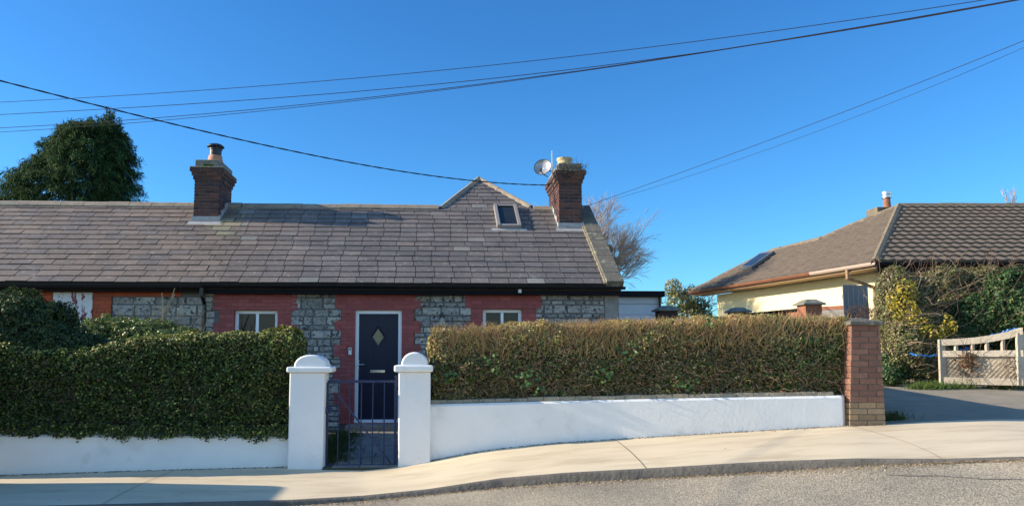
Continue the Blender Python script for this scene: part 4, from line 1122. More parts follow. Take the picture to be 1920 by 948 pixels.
m.hexa([(x0t-e,Yp-e,z+.045),(x1t+e,Yp-e,z+.045),(x1t+e,Yp+D+e,z+.045),(x0t-e,Yp+D+e,z+.045),(xm-.05,ym-.05,z+.10),(xm+.05,ym-.05,z+.10),(xm+.05,ym+.05,z+.10),(xm-.05,ym+.05,z+.10)])
m.build('cap', M['concrete_pale'] if 'concrete_pale' in M else M['coping'], bpl, bevel=.008)

# ------------------------------------------------------------ hedges
GREENS = [(.032,.052,.014), (.066,.098,.020), (.125,.165,.032), (.27,.32,.065), (.46,.42,.13), (.36,.25,.12)]
def hedge(name, label, cat, p0, p1, topx, topy, botx, boty, dfun, depth, n, colf, leafsz, mat_=None, lump=.05, setback=.05, twigs=0, twcol=None, toptw=0, ends=(True, True), group=None, overhang=False):
    pc = (p0+p1)/2
    t = thing(name, label, cat, tuple(at_d(pc, interp(pc, botx, boty), dfun(pc))), group)
    # sample along
    def line(px):
        d = dfun(px); T = at_d(px, interp(px, topx, topy), d); Bm = at_d(px, interp(px, botx, boty), d); return T, Bm
    G = np.linspace(p0, p1, 90); TT = [line(g) for g in G]
    gX = np.array([a.x for a, b in TT]); gY = np.array([a.y for a, b in TT]) + setback; gT = np.array([a.z for a, b in TT]); gB = np.array([b.z for a, b in TT])
    s_ = rng.random(n); xs_ = gX[0] + (gX[-1]-gX[0])*s_
    yf, zt_, zb_ = np.interp(xs_, gX, gY), np.interp(xs_, gX, gT), np.interp(xs_, gX, gB)
    H = (zt_-zb_); r = .12
    q = rng.random(n); Hm = float(np.mean(H)); tot = Hm + depth*.8 + .25*Hm
    P = np.zeros((n,3)); Nn = np.zeros((n,3))
    f_front = Hm/tot; f_top = depth*.8/tot
    fr = q < f_front; tp = (q >= f_front) & (q < f_front+f_top); bk_ = ~fr & ~tp
    v = rng.random(n)
    z_front = zb_ + v*H
    P[:,0] = xs_
    edge = np.clip((z_front - (zt_-r))/r, 0, 1); roundo = r*(1-np.sqrt(np.clip(1-edge**2,0,1)))
    P[fr,1] = (yf+roundo)[fr]; P[fr,2] = z_front[fr]; Nn[fr] = [0,-1,0.25]
    Nn[fr,2] += edge[fr]*.8
    P[tp,1] = (yf + .08 + v*(depth-.08))[tp]; P[tp,2] = zt_[tp] - .03*np.abs(v[tp]-.5); Nn[tp] = [0,-.1,1]
    P[bk_,1] = (yf+depth)[bk_]; P[bk_,2] = z_front[bk_]; Nn[bk_] = [0,1,.2]
    # ends
    ne = int(n * depth / (abs(gX[-1]-gX[0])) * .55)
    for e_i, (on, gi, sg_) in enumerate(((ends[0],0,-1),(ends[1],-1,1))):
        if not on: continue
        idx = rng.integers(0, n, ne)
        P[idx,0] = gX[gi]; P[idx,1] = gY[gi] + rng.random(ne)*depth; vv_ = rng.random(ne)
        P[idx,2] = gB[gi] + vv_*(gT[gi]-gB[gi]); Nn[idx] = [sg_, -.2, .2]
        corner = np.maximum(0, vv_-.9)*1.0; P[idx,0] -= sg_*corner; fr[idx] = False
    lm = sn(P, 2.6, 1.0)*lump + sn(P, 7.0, 5.0)*lump*.6 + sn(P, 17, 2.0)*lump*.35
    dep = rng.exponential(.035, n); dep = np.minimum(dep, .16)
    u_ = unit(Nn)
    P = P + u_*(lm - dep)[:,None]
    dropx = np.clip(.05*sn(np.stack([xs_*2.2, xs_*0, xs_*0],1), 2.0, 3.0) + .03*np.sin(xs_*19+2*np.sin(xs_*7)), -.02, .07)
    low = (P[:,2] < zb_ + .16) & fr & overhang; P[low,2] -= dropx[low]*rng.uniform(0,1.5,low.sum()); P[low,1] = yf[low] - rng.uniform(.03,.10,low.sum()) - setback
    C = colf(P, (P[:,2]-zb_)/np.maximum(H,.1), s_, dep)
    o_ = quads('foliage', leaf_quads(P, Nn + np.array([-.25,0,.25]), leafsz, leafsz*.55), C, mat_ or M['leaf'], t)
    # closed core, coloured dark as the shade among the twigs
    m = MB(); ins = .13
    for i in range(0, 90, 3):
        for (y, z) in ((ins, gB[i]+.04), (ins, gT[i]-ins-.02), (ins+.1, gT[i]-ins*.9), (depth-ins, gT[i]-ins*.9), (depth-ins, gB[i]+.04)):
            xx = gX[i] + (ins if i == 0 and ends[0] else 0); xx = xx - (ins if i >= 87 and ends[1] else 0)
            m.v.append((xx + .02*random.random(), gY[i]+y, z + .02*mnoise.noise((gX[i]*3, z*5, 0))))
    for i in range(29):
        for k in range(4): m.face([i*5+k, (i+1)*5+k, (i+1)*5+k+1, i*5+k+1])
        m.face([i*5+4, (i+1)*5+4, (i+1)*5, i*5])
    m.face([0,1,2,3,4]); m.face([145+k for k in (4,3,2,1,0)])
    m.build('shade_core', M['inner'], t)
    if twigs:
        nt_ = twigs; xx = gX[0] + (gX[-1]-gX[0])*rng.random(nt_); f_ = rng.beta(1.0, 1.6, nt_)
        y_, T_, B_ = np.interp(xx, gX, gY), np.interp(xx, gX, gT), np.interp(xx, gX, gB)
        P = np.stack([xx, y_ + rng.uniform(.0,.1,nt_), B_ + .02 + f_*(T_-B_-.1)], 1)
        D_ = np.stack([rng.normal(0,.8,nt_), rng.normal(-.25,.2,nt_), rng.normal(.25,.55,nt_)], 1)
        V, k = strands(P, D_, rng.uniform(.08,.26,nt_), rng.uniform(.004,.009,nt_), 4, .5)
        Cc = np.tile(pick(twcol, [1]*len(twcol), nt_), (k,1))
        if toptw:
            n3 = toptw; xx = gX[0] + (gX[-1]-gX[0])*rng.random(n3); y_, T_, B_ = np.interp(xx, gX, gY), np.interp(xx, gX, gT), np.interp(xx, gX, gB)
            yy = rng.random(n3)*depth; hh = np.where(rng.random(n3) < .55, 0, -rng.beta(1,2.2,n3)*.42)
            yy = np.where(hh < 0, rng.uniform(-.03,.03,n3), yy)
            P = np.stack([xx, y_ + yy, T_ - .10 + hh], 1); D_ = np.stack([rng.normal(0,.45,n3), rng.normal(-.2,.35,n3), np.full(n3,1.0)], 1)
            V3, k3 = strands(P, D_, rng.uniform(.08,.19,n3), rng.uniform(.004,.009,n3), 2, .2)
            C3 = np.tile(pick([(.56,.36,.20),(.46,.28,.16),(.58,.42,.20),(.36,.33,.12)], [1,1,1,1], n3), (k3,1))
            V = np.concatenate([V, V3]); Cc = np.concatenate([Cc, C3])
        quads('twigs', V, Cc, M['twig'], t)
    return t
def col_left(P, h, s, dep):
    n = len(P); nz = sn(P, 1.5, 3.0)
    top = np.clip((h - .70 + .10*nz)/.28, 0, 1)[:,None]; w_ = np.concatenate([np.full((n,1),3.0), np.full((n,1),3.0), np.full((n,1),2.2), .8+top*2.5+.6*np.clip(nz,0,1)[:,None], .35+top*2.2, .18+top*.9], 1)  # leaves lighter and yellower upward, the sunlit top put into their colour
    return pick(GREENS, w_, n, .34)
d_l = lambda px: interp(px, bx, bd) + .02
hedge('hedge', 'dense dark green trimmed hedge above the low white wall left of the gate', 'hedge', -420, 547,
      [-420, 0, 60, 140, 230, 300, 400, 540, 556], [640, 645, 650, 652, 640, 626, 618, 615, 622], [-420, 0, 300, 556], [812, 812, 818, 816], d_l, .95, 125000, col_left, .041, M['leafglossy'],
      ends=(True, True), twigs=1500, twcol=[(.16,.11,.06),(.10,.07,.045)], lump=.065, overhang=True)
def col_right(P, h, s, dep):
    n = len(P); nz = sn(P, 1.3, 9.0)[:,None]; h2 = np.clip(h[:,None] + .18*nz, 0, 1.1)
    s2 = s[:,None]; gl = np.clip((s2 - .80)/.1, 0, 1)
    tp = np.clip((h2-.42)/.5, 0, 1)  # brown tips gain gold upward, grazing sun painted into the leaf colours
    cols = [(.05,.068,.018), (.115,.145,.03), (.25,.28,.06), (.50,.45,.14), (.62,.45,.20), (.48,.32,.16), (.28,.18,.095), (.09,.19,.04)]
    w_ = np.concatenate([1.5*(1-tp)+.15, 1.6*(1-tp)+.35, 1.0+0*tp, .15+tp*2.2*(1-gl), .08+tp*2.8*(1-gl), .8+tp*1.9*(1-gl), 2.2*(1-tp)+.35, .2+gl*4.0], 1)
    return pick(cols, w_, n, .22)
d_r = lambda px: interp(px, bx, bd) + .06
hedge_r = hedge('hedge', 'long trimmed hedge with brown top painted sunlit gold between the gate and the brick pillar', 'hedge', 812, 1603,
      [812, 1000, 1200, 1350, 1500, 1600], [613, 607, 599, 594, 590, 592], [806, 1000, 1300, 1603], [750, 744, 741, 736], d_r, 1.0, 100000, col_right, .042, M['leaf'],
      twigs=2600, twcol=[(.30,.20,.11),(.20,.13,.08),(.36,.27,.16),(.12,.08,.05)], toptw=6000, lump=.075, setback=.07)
for (px, py, n_) in ((985,706,26),(1000,722,18),(1135,704,20),(1290,716,22),(1330,600,16),(920,680,16),(838,705,20),(1180,660,12)):
    c_ = at_d(px, py, 9.2); P = np.array(c_) + rng.normal(0,1,(n_,3))*[.08,.03,.06]
    quads('ivy_leaves', leaf_quads(P, np.tile([-.3,-1,.4],(n_,1)), .055, .045), pick([(.06,.15,.04),(.10,.20,.06)], [1,1], n_), M['leaf'], hedge_r)
# small ivy growths and debris at the foot of walls and kerb
def grit(name, label, fn, n, size, cols):
    P = np.array([fn() for _ in range(n)]); sz = rng.uniform(.5, 1.3, n)*size
    N_ = np.tile([0,0,1.], (n,1)) + rng.normal(0,.25,(n,3))
    o_ = quads(name, leaf_quads(P, N_, 1, 1)*0 + 0, pick(cols, [1]*len(cols), n, .25), M['twig']) if False else None
    V = leaf_quads(np.zeros((n,3)), N_, 1.0, .7) * sz[:,None,None] + P[:,None,:]
    o_ = quads(name, V, pick(cols, [1]*len(cols), n, .25), M['twig']); tag(o_, label, 'debris', kind='stuff')
def at_kerb():
    px = rng.uniform(-200, 2200); p = kerb_low(px); off = rng.exponential(.07) * (1 + .8*math.sin(px*.013)); return (p.x, p.y - .012 - off, p.z + .006 - off*.0)
def at_wall():
    px = rng.uniform(-200, 1660); p = back_pt(px); q = kerb_pt(px); t = min(rng.exponential(.012), .2) + .002; return tuple(p.lerp(q, t) + Vector((0,0,.007)))
grit('gutter_grit', 'tan grit and bits of leaf lying along the kerb', at_kerb, 9000, .014, [(.42,.30,.17),(.30,.21,.12),(.18,.13,.08),(.5,.4,.25)])
grit('wall_foot_debris', 'dark crumbs and dead leaves along the foot of the white walls', at_wall, 3500, .016, [(.16,.12,.08),(.10,.08,.06),(.3,.22,.12)])
def on_pave():
    px = rng.uniform(-200, 2100); return tuple(back_pt(px).lerp(kerb_pt(px), rng.uniform(.05,.95)) + Vector((0,0,.006)))
grit('fallen_leaves', 'few tiny fallen leaf bits on the pavement', on_pave, 45, .014, [(.25,.16,.08),(.15,.11,.07),(.3,.28,.1)])

# ------------------------------------------------------------ loose shrubs made of leaf clouds
def cloud(blobs, dens, leafsz, colf, shell=.35, droop=.0, wid=.55, updir=None):
    Ps, Ns = [], []
    for (c, r) in blobs:
        c = np.array(c); r = np.array(r); a = 4*math.pi*((r[0]*r[1])**1.6/3+(r[0]*r[2])**1.6/3+(r[1]*r[2])**1.6/3)**(1/1.6)
        n = int(a*dens); d = unit(rng.normal(0,1,(n,3))); rad = 1 - rng.exponential(.12, n).clip(0, shell)
        nz = 1 + .16*sn(d*3 + c, 1.6, float(c[0])) + .10*sn(d*3+c, 4.5, 2.0)
        Ps.append(c + d*r*(rad*nz)[:,None]); Ns.append(d)
    P = np.concatenate(Ps); N_ = np.concatenate(Ns)
    return P, leaf_quads(P, N_, leafsz, leafsz*wid, droop, updir), colf(P)
def shrub(name, label, cat, blobs, dens, leafsz, colf, mat_, base=None, group=None, heart=True, stems=0, stemcol=None, stemlen=(.3,.8), stemdir=(0,-.1,1), **kw):
    c0 = blobs[0][0]; zg = min(b[0][2]-b[1][2] for b in blobs) if base is None else base
    t = thing(name, label, cat, (c0[0], c0[1], zg), group)
    P, V, C = cloud(blobs, dens, leafsz, colf, **kw)
    quads('foliage', V, C, mat_, t)
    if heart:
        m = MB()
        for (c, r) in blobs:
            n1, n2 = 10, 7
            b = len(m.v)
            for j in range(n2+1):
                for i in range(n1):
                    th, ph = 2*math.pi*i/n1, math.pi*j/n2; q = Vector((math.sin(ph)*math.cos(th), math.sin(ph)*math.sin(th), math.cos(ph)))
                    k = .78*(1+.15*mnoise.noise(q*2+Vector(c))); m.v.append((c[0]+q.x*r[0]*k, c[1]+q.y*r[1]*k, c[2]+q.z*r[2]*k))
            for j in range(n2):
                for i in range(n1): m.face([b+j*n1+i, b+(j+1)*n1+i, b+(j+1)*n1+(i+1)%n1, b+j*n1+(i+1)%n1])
        m.build('shade_core', M['inner'], t)  # dark core, inner shade put into its colour
    if stems:
        idx = rng.integers(0, len(P), stems); n = stems
        D_ = np.stack([rng.normal(stemdir[0],.5,n), rng.normal(stemdir[1],.4,n), rng.normal(stemdir[2],.4,n)],1)
        V2, k = strands(P[idx], D_, rng.uniform(*stemlen, n), rng.uniform(.006,.014,n), 5, .3)
        quads('stems', V2, np.tile(pick(stemcol, [1]*len(stemcol), n), (k,1)), M['twig'], t)
    return t
B = lambda px, py, d, rx, ry, rz: (tuple(at_d(px, py, d)), (rx, ry, rz))
def cf(cols, w_, jit=.2, patch=None):
    def f(P):
        c = pick(cols, w_, len(P), jit)
        return c
    return f
dk = cf([(.028,.05,.018),(.045,.075,.022),(.07,.11,.03),(.15,.19,.05),(.22,.2,.09)], [3,3,2,.7,.4])
shrub('overgrown_bush', 'tall dark rounded evergreen bush at the far left above the hedge', 'shrub',
      [B(-40, 640, 9.6, .95, .7, .72), B(40, 640, 9.5, .72, .6, .63), B(95, 668, 9.4, .7, .5, .40), B(190, 690, 9.4, .6, .45, .36), B(250, 690, 9.6, .6, .4, .28), B(-170, 650, 9.5, .9, .7, .7)],
      9500, .042, dk, M['leafglossy'], base=.2)
lg = cf([(.07,.12,.025),(.13,.20,.04),(.26,.32,.08),(.32,.27,.12)], [2,3,2,1])
gsh = shrub('garden_shrub', 'light green shrub with dry stalks in front of the grey stone wall', 'shrub',
      [B(200, 650, 11.2, .5, .5, .48), B(270, 648, 11.2, .6, .5, .42), B(330, 650, 11.2, .5, .45, .32), B(235, 628, 11.3, .3, .3, .28),
       ((-4.15, 10.75, 1.15), (.6,.6,.68)), ((-4.1, 11.7, 1.12), (.6,.6,.66)), ((-4.0, 12.6, 1.05), (.6,.6,.6))],  # hidden blobs added to keep the sun off the path
      5000, .045, lg, M['leaf'], base=.2, stems=260, stemcol=[(.3,.24,.15),(.2,.15,.1)], stemlen=(.15,.4))
# dry stalks
n = 60
base = np.array([list(at_d(rng.uniform(225, 375), 640, 11.4+rng.uniform(-.2,.2))) for _ in range(n)])
V, k = strands(base, np.stack([rng.normal(.1,.25,n), rng.normal(0,.1,n), np.full(n,1.)],1), rng.uniform(.25,.6,n), rng.uniform(.008,.014,n), 5, .12)
base = np.array([list(at_d(p, 630, 11.4)) for p in (298, 302, 306, 312, 318, 300, 325, 240)]); n = 8
V2, k2 = strands(base, np.array([[.08,0,1],[.22,0,1],[-.02,0,1],[.38,0,1],[.5,0,1],[.3,0,1],[.35,0,.9],[.05,0,1]]), np.array([.72,.80,.7,.62,.45,.6,.4,.6]), np.full(n,.034), 5, .07)
tag(quads('dry_twigs', V, pick([(.42,.33,.22),(.32,.25,.17),(.5,.42,.3)], [1,1,1], len(V)), M['twig'], gsh), kind='stuff')
for q in range(8): quads('dry_stalk', V2[q::8], np.tile([.46,.37,.26], (len(V2[q::8]), 1)), M['twig'], gsh)

# grass at the sides of the path and foot of pillars
def tufts(name, label, pts, n, hgt, spread, cols, cat='weeds', kind=None):
    P = []
    for (x, y, z, w_) in pts:
        P.append(np.stack([x+rng.normal(0,spread*w_,n), y+rng.normal(0,spread*w_*.6,n), np.full(n,z)],1))
    P = np.concatenate(P); m = len(P)
    V, k = strands(P, np.stack([rng.normal(0,.45,m), rng.normal(0,.45,m), np.full(m,1.)],1), rng.uniform(.5,1.2,m)*hgt, np.full(m,.010), 3, .3)
    o_ = quads(name, V, np.tile(pick(cols, [1]*len(cols), m), (k,1)), M['leaf'])
    tag(o_, label if not kind else None, cat if not kind else None, kind=kind); 
    if kind: o_['label'] = label; o_['category'] = cat
    return o_
GR = [(.05,.09,.02),(.08,.13,.03),(.12,.16,.05)]
pts = []
for k in range(26):
    y = lerp(gyl+.5, 13.2, k/26); x = gx0 + .03 + .05*math.sin(k) - .02*k*.3; pts.append((x-.02, y, pz(y)-.03, 1.2))
tufts('grass', 'grass growing along the left side of the garden path', pts, 120, .10, .10, GR, 'grass', 'stuff')
bs = at_d(1672, 793, 9.6); tufts('weed_tuft', 'small green weed tuft at the foot of the brick pillar by the driveway', [(bs.x, bs.y, ground_z(bs.x, bs.y), 1)], 260, .13, .10, GR)

B2 = lambda px, py, d, rx, ry, rz: B(px, py, d*.885, rx*.85, ry*.6, rz*.88)
# ------------------------------------------------------------ right hand overgrowth and timber gate
brn = cf([(.26,.19,.11),(.36,.28,.17),(.16,.13,.07),(.13,.18,.05),(.27,.29,.09),(.42,.38,.18)], [2,2,1.5,3,3,1.5])
shrub('bramble_thicket', 'brown and green bramble thicket under the dark bungalow gutter', 'shrub',
      [B2(1690, 600, 15.5, .55, .6, 1.0), B2(1700, 650, 14.9, .45, .5, .6), B2(1775, 560, 16.3, .9, .6, .75), B2(1850, 545, 16.8, .9, .6, .6), B2(1740, 640, 15.2, .6, .5, .7), B2(1680, 545, 16.2, .45, .4, .55), B2(1800, 620, 15.8, .8, .5, .8), B2(1735, 690, 14.9, .35, .4, .35)],
      4200, .052, brn, M['leaf'], stems=750, stemcol=[(.36,.27,.19),(.26,.18,.13),(.18,.12,.09)], stemlen=(.3,.9), stemdir=(.1,-.3,.5), base=.9)
yel = cf([(.60,.46,.05),(.48,.37,.05),(.34,.34,.06),(.16,.2,.04)], [4,3,1.5,1])
shrub('yellow_leaved_shrub', 'bush with bright yellow autumn leaves in the thicket beside the bungalow', 'shrub',
      [B2(1700, 545, 15.2, .24, .25, .25), B2(1696, 580, 15.0, .28, .3, .28), B2(1718, 612, 14.8, .33, .3, .24), B2(1745, 622, 14.7, .34, .3, .16), B2(1672, 562, 15.2, .13, .15, .2), B2(1780, 610, 14.8, .16, .15, .26)],
      480, .062, yel, M['leaf'], heart=False, base=.9, shell=.8)
ivy = cf([(.03,.07,.025),(.05,.11,.035),(.08,.15,.045),(.15,.20,.07),(.22,.17,.10)], [3,3,2,1,.5])
shrub('ivy_bush', 'dense dark green bush behind the pale timber gate', 'shrub',
      [B2(1850, 600, 15.4, .7, .6, .62), B2(1905, 575, 15.2, .75, .6, .85), B2(1960, 600, 15.0, .8, .7, 1.0), B2(1810, 625, 15.4, .4, .4, .4), B2(2030, 580, 15.0, .9, .7, 1.0), B2(1870, 670, 15.6, .8, .4, .6)],
      3200, .06, ivy, M['leafglossy'], base=.9, stems=300, stemcol=[(.2,.13,.09)])
# low growth in shade by the thicket foot
shrub('ground_ivy', 'low dark ivy in the shade behind the brick pillar', 'shrub', [B2(1675, 690, 15.0, .40, .4, .35), B2(1668, 705, 14.6, .25, .3, .2)], 3000, .05, ivy, M['leafglossy'], base=.9)
pts = []
for px in list(range(1722, 1768, 9)) + [1800, 1812, 1868, 1880, 1890, 1900]:
    p_ = at_d(px, 716, 12.55); pts.append((p_.x, p_.y, ground_z(p_.x, p_.y), 1.2))
tufts('weeds', 'bright green weeds along the foot of the timber gate and hedge', pts, 90, .16, .10, [(.14,.24,.05),(.22,.3,.07),(.1,.16,.04)], 'weeds', 'stuff')
# timber gate
dG = 12.7
tg = thing('timber_gate', 'pale weathered timber field gate with curved top rail and diagonal boards', 'gate', tuple(at_d(1765, 718, dG)))
def G(px, py, d=None): 
    d = dG - (px-1765)*.0035 if d is None else d
    return at_d(px, py, d)
thk = Vector((0,.06,0))
def plank(name, p1, p2, w_, parent, dy=0, mkey='gatewood'):
    m = MB(); k = random.uniform(.85,1.1); m.col = (k,k,k); p1 = p1+Vector((0,dy,0)); p2 = p2+Vector((0,dy,0)); d = (p2-p1); u_ = Vector((0,1,0)).cross(d).normalized()
    if u_.z < 0: u_ = -u_
    m.obox(p1 - u_*w_/2, d, Vector((0,.05,0)), u_*w_); return m.build(name, M[mkey], parent, bevel=.006)
plank('stile', G(1769, 718), G(1766, 636), .11, tg, -.01)
plank('stile', G(1915, 722), G(1913, 624), .12, tg, -.01)
curve = [(1764, 641.5), (1800, 640), (1830, 638), (1860, 634), (1890, 628), (1916, 620)]
m = MB(); m.col = (1,1,1)
for a, b_ in zip(curve[:-1], curve[1:]):
    A, Bq = G(*a), G(*b_); w_ = .11
    m.hexa([A+Vector((0,-.02,-w_/2)), Bq+Vector((0,-.02,-w_/2)), Bq+Vector((0,.05,-w_/2)), A+Vector((0,.05,-w_/2)), A+Vector((0,-.02,w_/2)), Bq+Vector((0,-.02,w_/2)), Bq+Vector((0,.05,w_/2)), A+Vector((0,.05,w_/2))])
m.build('top_rail', M['gatewood'], tg)
plank('middle_rail', G(1766, 663), G(1918, 662), .11, tg, -.015)
plank('bottom_rail', G(1768, 713), G(1918, 716), .12, tg, -.012)
for px, ty in ((1795, 642), (1826, 640), (1853, 636), (1883, 630)): plank('baluster', G(px, 663), G(px-1, ty), .05, tg, .002)
m = MB(); nb_ = 22
for k in range(-9, 17):      # diagonal boards clipped to the panel
    k0 = 1770 + k*9.5
    a = (k0, 714.0); b_ = (k0 + 52, 664.0)
    def clipx(a, b_, lo, hi):
        (x0, y0), (x1, y1) = a, b_
        if x1 < lo or x0 > hi: return None
        if x0 < lo: y0 += (lo-x0)/(x1-x0)*(y1-y0); x0 = lo
        if x1 > hi: y1 = y0 + (hi-x0)/(x1-x0)*(y1-y0); x1 = hi
        return (x0, y0), (x1, y1)
    r_ = clipx(a, b_, 1773, 1911)
    if not r_ or r_[1][0]-r_[0][0] < 3: continue
    kk = random.uniform(.93, 1.05); m.col = (kk, kk*.98, kk*.95)
    p1, p2 = G(*r_[0]), G(*r_[1]); d = p2-p1; u_ = Vector((0,1,0)).cross(d).normalized(); w_ = .0618
    m.obox(p1 - u_*w_/2 + Vector((0,.040,0)), d, Vector((0,.006,0)), u_*w_)
m.build('diagonal_boards', M['gatewood'], tg)
m = MB(); m.col=(.85,.83,.80); q = G(1841, 690); a, b_ = G(1772, 665), G(1912, 716)
e1 = Vector((b_.x-a.x, b_.y-a.y, 0))
m.obox(Vector((a.x, a.y+.047, b_.z)), e1, Vector((0,.015,0)), Vector((0,0,a.z-b_.z))); m.build('backing_board', M['gatewood'], tg)
# creeper over the gate
n = 70; 
P = np.array([list(G(rng.choice([1805,1800,1820,1880,1890]) + rng.normal(0,10), rng.uniform(650, 712)) - Vector((0,.05,0))) for _ in range(n)])
V, k = strands(P, np.stack([rng.normal(0,.7,n), rng.normal(0,.06,n), rng.normal(0,.8,n)],1), rng.uniform(.2,.6,n), np.full(n,.009), 6, .25)
V[:,:,1] = np.minimum(V[:,:,1], P[:,1].mean()+.02)
P3 = np.array([list(G(1812 + rng.normal(0,9), 678 + rng.normal(0,9)) - Vector((0,.06,0))) for _ in range(170)])
Lq = leaf_quads(P3, np.tile([0,-1,.2],(170,1)), .055, .035)
cr = quads('creeper', np.concatenate([V, Lq]), np.concatenate([np.tile(pick([(.15,.09,.06),(.2,.14,.09)], [1,1], n),(k,1)), pick([(.28,.15,.07),(.18,.10,.05)], [1,1], 170)]), M['twig'])
tag(cr, 'brown bare creeper hanging over the diagonal boards of the timber gate', 'plant')
# blue strips of tarpaulin
def tarp(label, pts, w_):
    m = MB(); P = [at_d(*p) for p in pts]
    pp = []
    for i in range(len(P)-1):
        for s_ in range(4): pp.append(P[i].lerp(P[i+1], s_/4) + Vector((0, 0, .012*math.sin(i*4+s_*2.1))))
    pp.append(P[-1]); m.tube(pp, [w_*.65*(.5+.5*abs(math.sin(i*1.3))) for i in range(len(pp))], 6)
    o_ = m.build('blue_tarpaulin', M['bluerope']); tag(o_, label, 'tarpaulin', 'scraps of blue tarpaulin by the timber gate'); return o_
tarp('blue tarpaulin scrap lying along the top of the timber gate', [(1856,629,12.5),(1875,625,12.45),(1890,619,12.4),(1908,616,12.35)], .035)
tarp('blue plastic strip caught in the hedge left of the timber gate', [(1706,662,12.6),(1718,665,12.5),(1735,667,12.6),(1758,666,12.6)], .028)
tarp('blue scrap showing through the first opening of the timber gate', [(1799,655,13.1),(1808,656,13.05),(1814,652,13.1)], .04)
# twiggy growth beside the low wall behind the pillar
n = 300
P = np.array([list(at_d(rng.uniform(1588, 1650), rng.uniform(578, 606), 14.5 + rng.uniform(-.3,.5))) for _ in range(n)])
V, k = strands(P, np.stack([rng.normal(0,.8,n), rng.normal(-.1,.4,n), rng.normal(.2,.6,n)],1), rng.uniform(.1,.25,n), np.full(n,.009), 4, .4)
tw = quads('bare_twiggy_bush', V, np.tile(pick([(.14,.09,.07),(.09,.06,.05)], [1,1], n),(k,1)), M['twig'])
tag(tw, 'dark bare twiggy bush behind the brick pillar cap', 'shrub')

# ------------------------------------------------------------ trees
def conifer():
    d = 30.0; c = at_d(180, 376, d); zg = 0.4
    t = thing('conifer_tree', 'big dark green conifer behind the slate roof at the left', 'tree', (c.x, c.y, zg))
    m = MB()
    top1 = at_d(205, 214, d); top2 = at_d(128, 235, d+.5)
    m.tube([(c.x, c.y, zg), (c.x, c.y, 3), (top1.x, top1.y, top1.z-.6)], [.38,.3,.05], 9); m.tube([(c.x-.05, c.y, 2.5), (top2.x, top2.y, top2.z-.6)], [.2,.05], 8)
    m.build('trunk', M['bark'], t)
    sil = [(207, 128, 216), (225, 124, 220), (245, 120, 224), (262, 112, 228), (280, 100, 232), (300, 84, 236), (320, 62, 240), (345, 30, 244), (376, 8, 250), (420, -25, 280), (600, -10, 290)]
    ys_ = [s[0] for s in sil]; lo = [s[1] for s in sil]; hi = [s[2] for s in sil]
    Ps = []; Cs = []; Vs = []
    nc = 2000
    for i in range(nc):
        py = rng.uniform(212, 520) if i > 300 else rng.uniform(212, 376)
        l_, h_ = np.interp(py, ys_, lo), np.interp(py, ys_, hi)
        if py < 240:    # two leaders near the top
            if rng.random() < .22: l_, h_ = 122, 130 + (py-212)*.3
            else: l_, h_ = 200 - (py-212)*1.7, 210 + (py-212)*.4
            if l_ < 140 and py < 228 and h_ < 140: continue
        if py < 236: continue
        cxp = (l_+h_)/2; half = (h_-l_)/2; ang = rng.uniform(0, 2*math.pi); rr = rng.uniform(.35, 1.0)**.6 * (1 + .10*math.sin(py*.2+ang*3))
        px = cxp + half*rr*math.cos(ang); dy = half/FPX*d*rr*math.sin(ang)*.85
        q = at_d(px, py, d); q = Vector((q.x, q.y + dy, q.z)); out = Vector((math.cos(ang), math.sin(ang), -.1))
        n = 60; s_ = rng.random(n); L_ = rng.uniform(.35, .65) * (.45 if py < 235 else .7 if py < 260 else 1)
        base_ = np.array(q) + np.outer(s_, np.array(out)*L_) - np.outer(s_**2, [0,0,.30]) + rng.normal(0, .10, (n,3))*np.array([1,1,.7])*(.6 if py < 240 else 1)
        N_ = np.tile(np.array(out)*.6+[0,0,.6], (n,1))
        Vs.append(leaf_quads(base_, N_, .21, .034, droop=.9, updir=tuple(out*.8)))
        k = rng.uniform(.6, 1.7); Cs.append(np.clip(pick([(.022,.05,.02),(.04,.08,.025),(.085,.125,.04)], [2,3,2], n)*k, .004, 1))
    for (px, py, ox, oz, L_) in [(205,225,0,1,.40),(200,235,0,1,.5),(210,240,.2,1,.5),(190,240,-.2,1,.4),(198,246,0,1,.5),(184,246,-.3,1,.4),(220,250,.4,1,.4),(170,242,-.2,1,.3),(133,244,0,1,.4),(205,232,0,1,.62),(205,240,.35,1,.5),(196,238,-.3,1,.45),(216,246,.5,1,.45),(125,246,0,1,.5),(121,250,-.4,1,.35),(138,250,.3,1,.3),(160,246,0,1,.35),(150,250,-.3,1,.3),
            (176,240,-.2,1,.4),(228,262,1,.5,.4),(232,285,1,.3,.45),(238,305,1,.3,.4),(244,330,1,.2,.45),(250,352,1,.2,.4),(112,268,-1,.4,.4),(95,285,-1,.4,.45),(84,270,-1,.3,.3),(78,300,-1,.5,.4),(55,318,-1,.4,.45),(30,342,-1,.4,.45),(12,352,-1,.3,.4)]:
        for rep in range(4):
            q = at_d(px + rng.normal(0,4), py + rng.normal(0,3), d); n = 34; s_ = rng.random(n)
            dr = unit(np.array([[ox + rng.normal(0,.25), rng.normal(0,.3), oz + rng.normal(0,.15)]]))[0]
            P_ = np.array(q) + np.outer(s_, dr*L_*rng.uniform(.7,1.2)) + rng.normal(0,.10,(n,3))*(1-s_*.8)[:,None]
            Vs.append(leaf_quads(P_, np.tile([0,-.6,.6], (n,1)), .19, .032, droop=.5, updir=tuple(dr))); Cs.append(pick([(.03,.06,.02),(.06,.095,.03),(.10,.14,.045)], [1,1,1], n))
    quads('foliage', np.concatenate(Vs), np.concatenate(Cs), M['leafmatt'], t)
conifer()
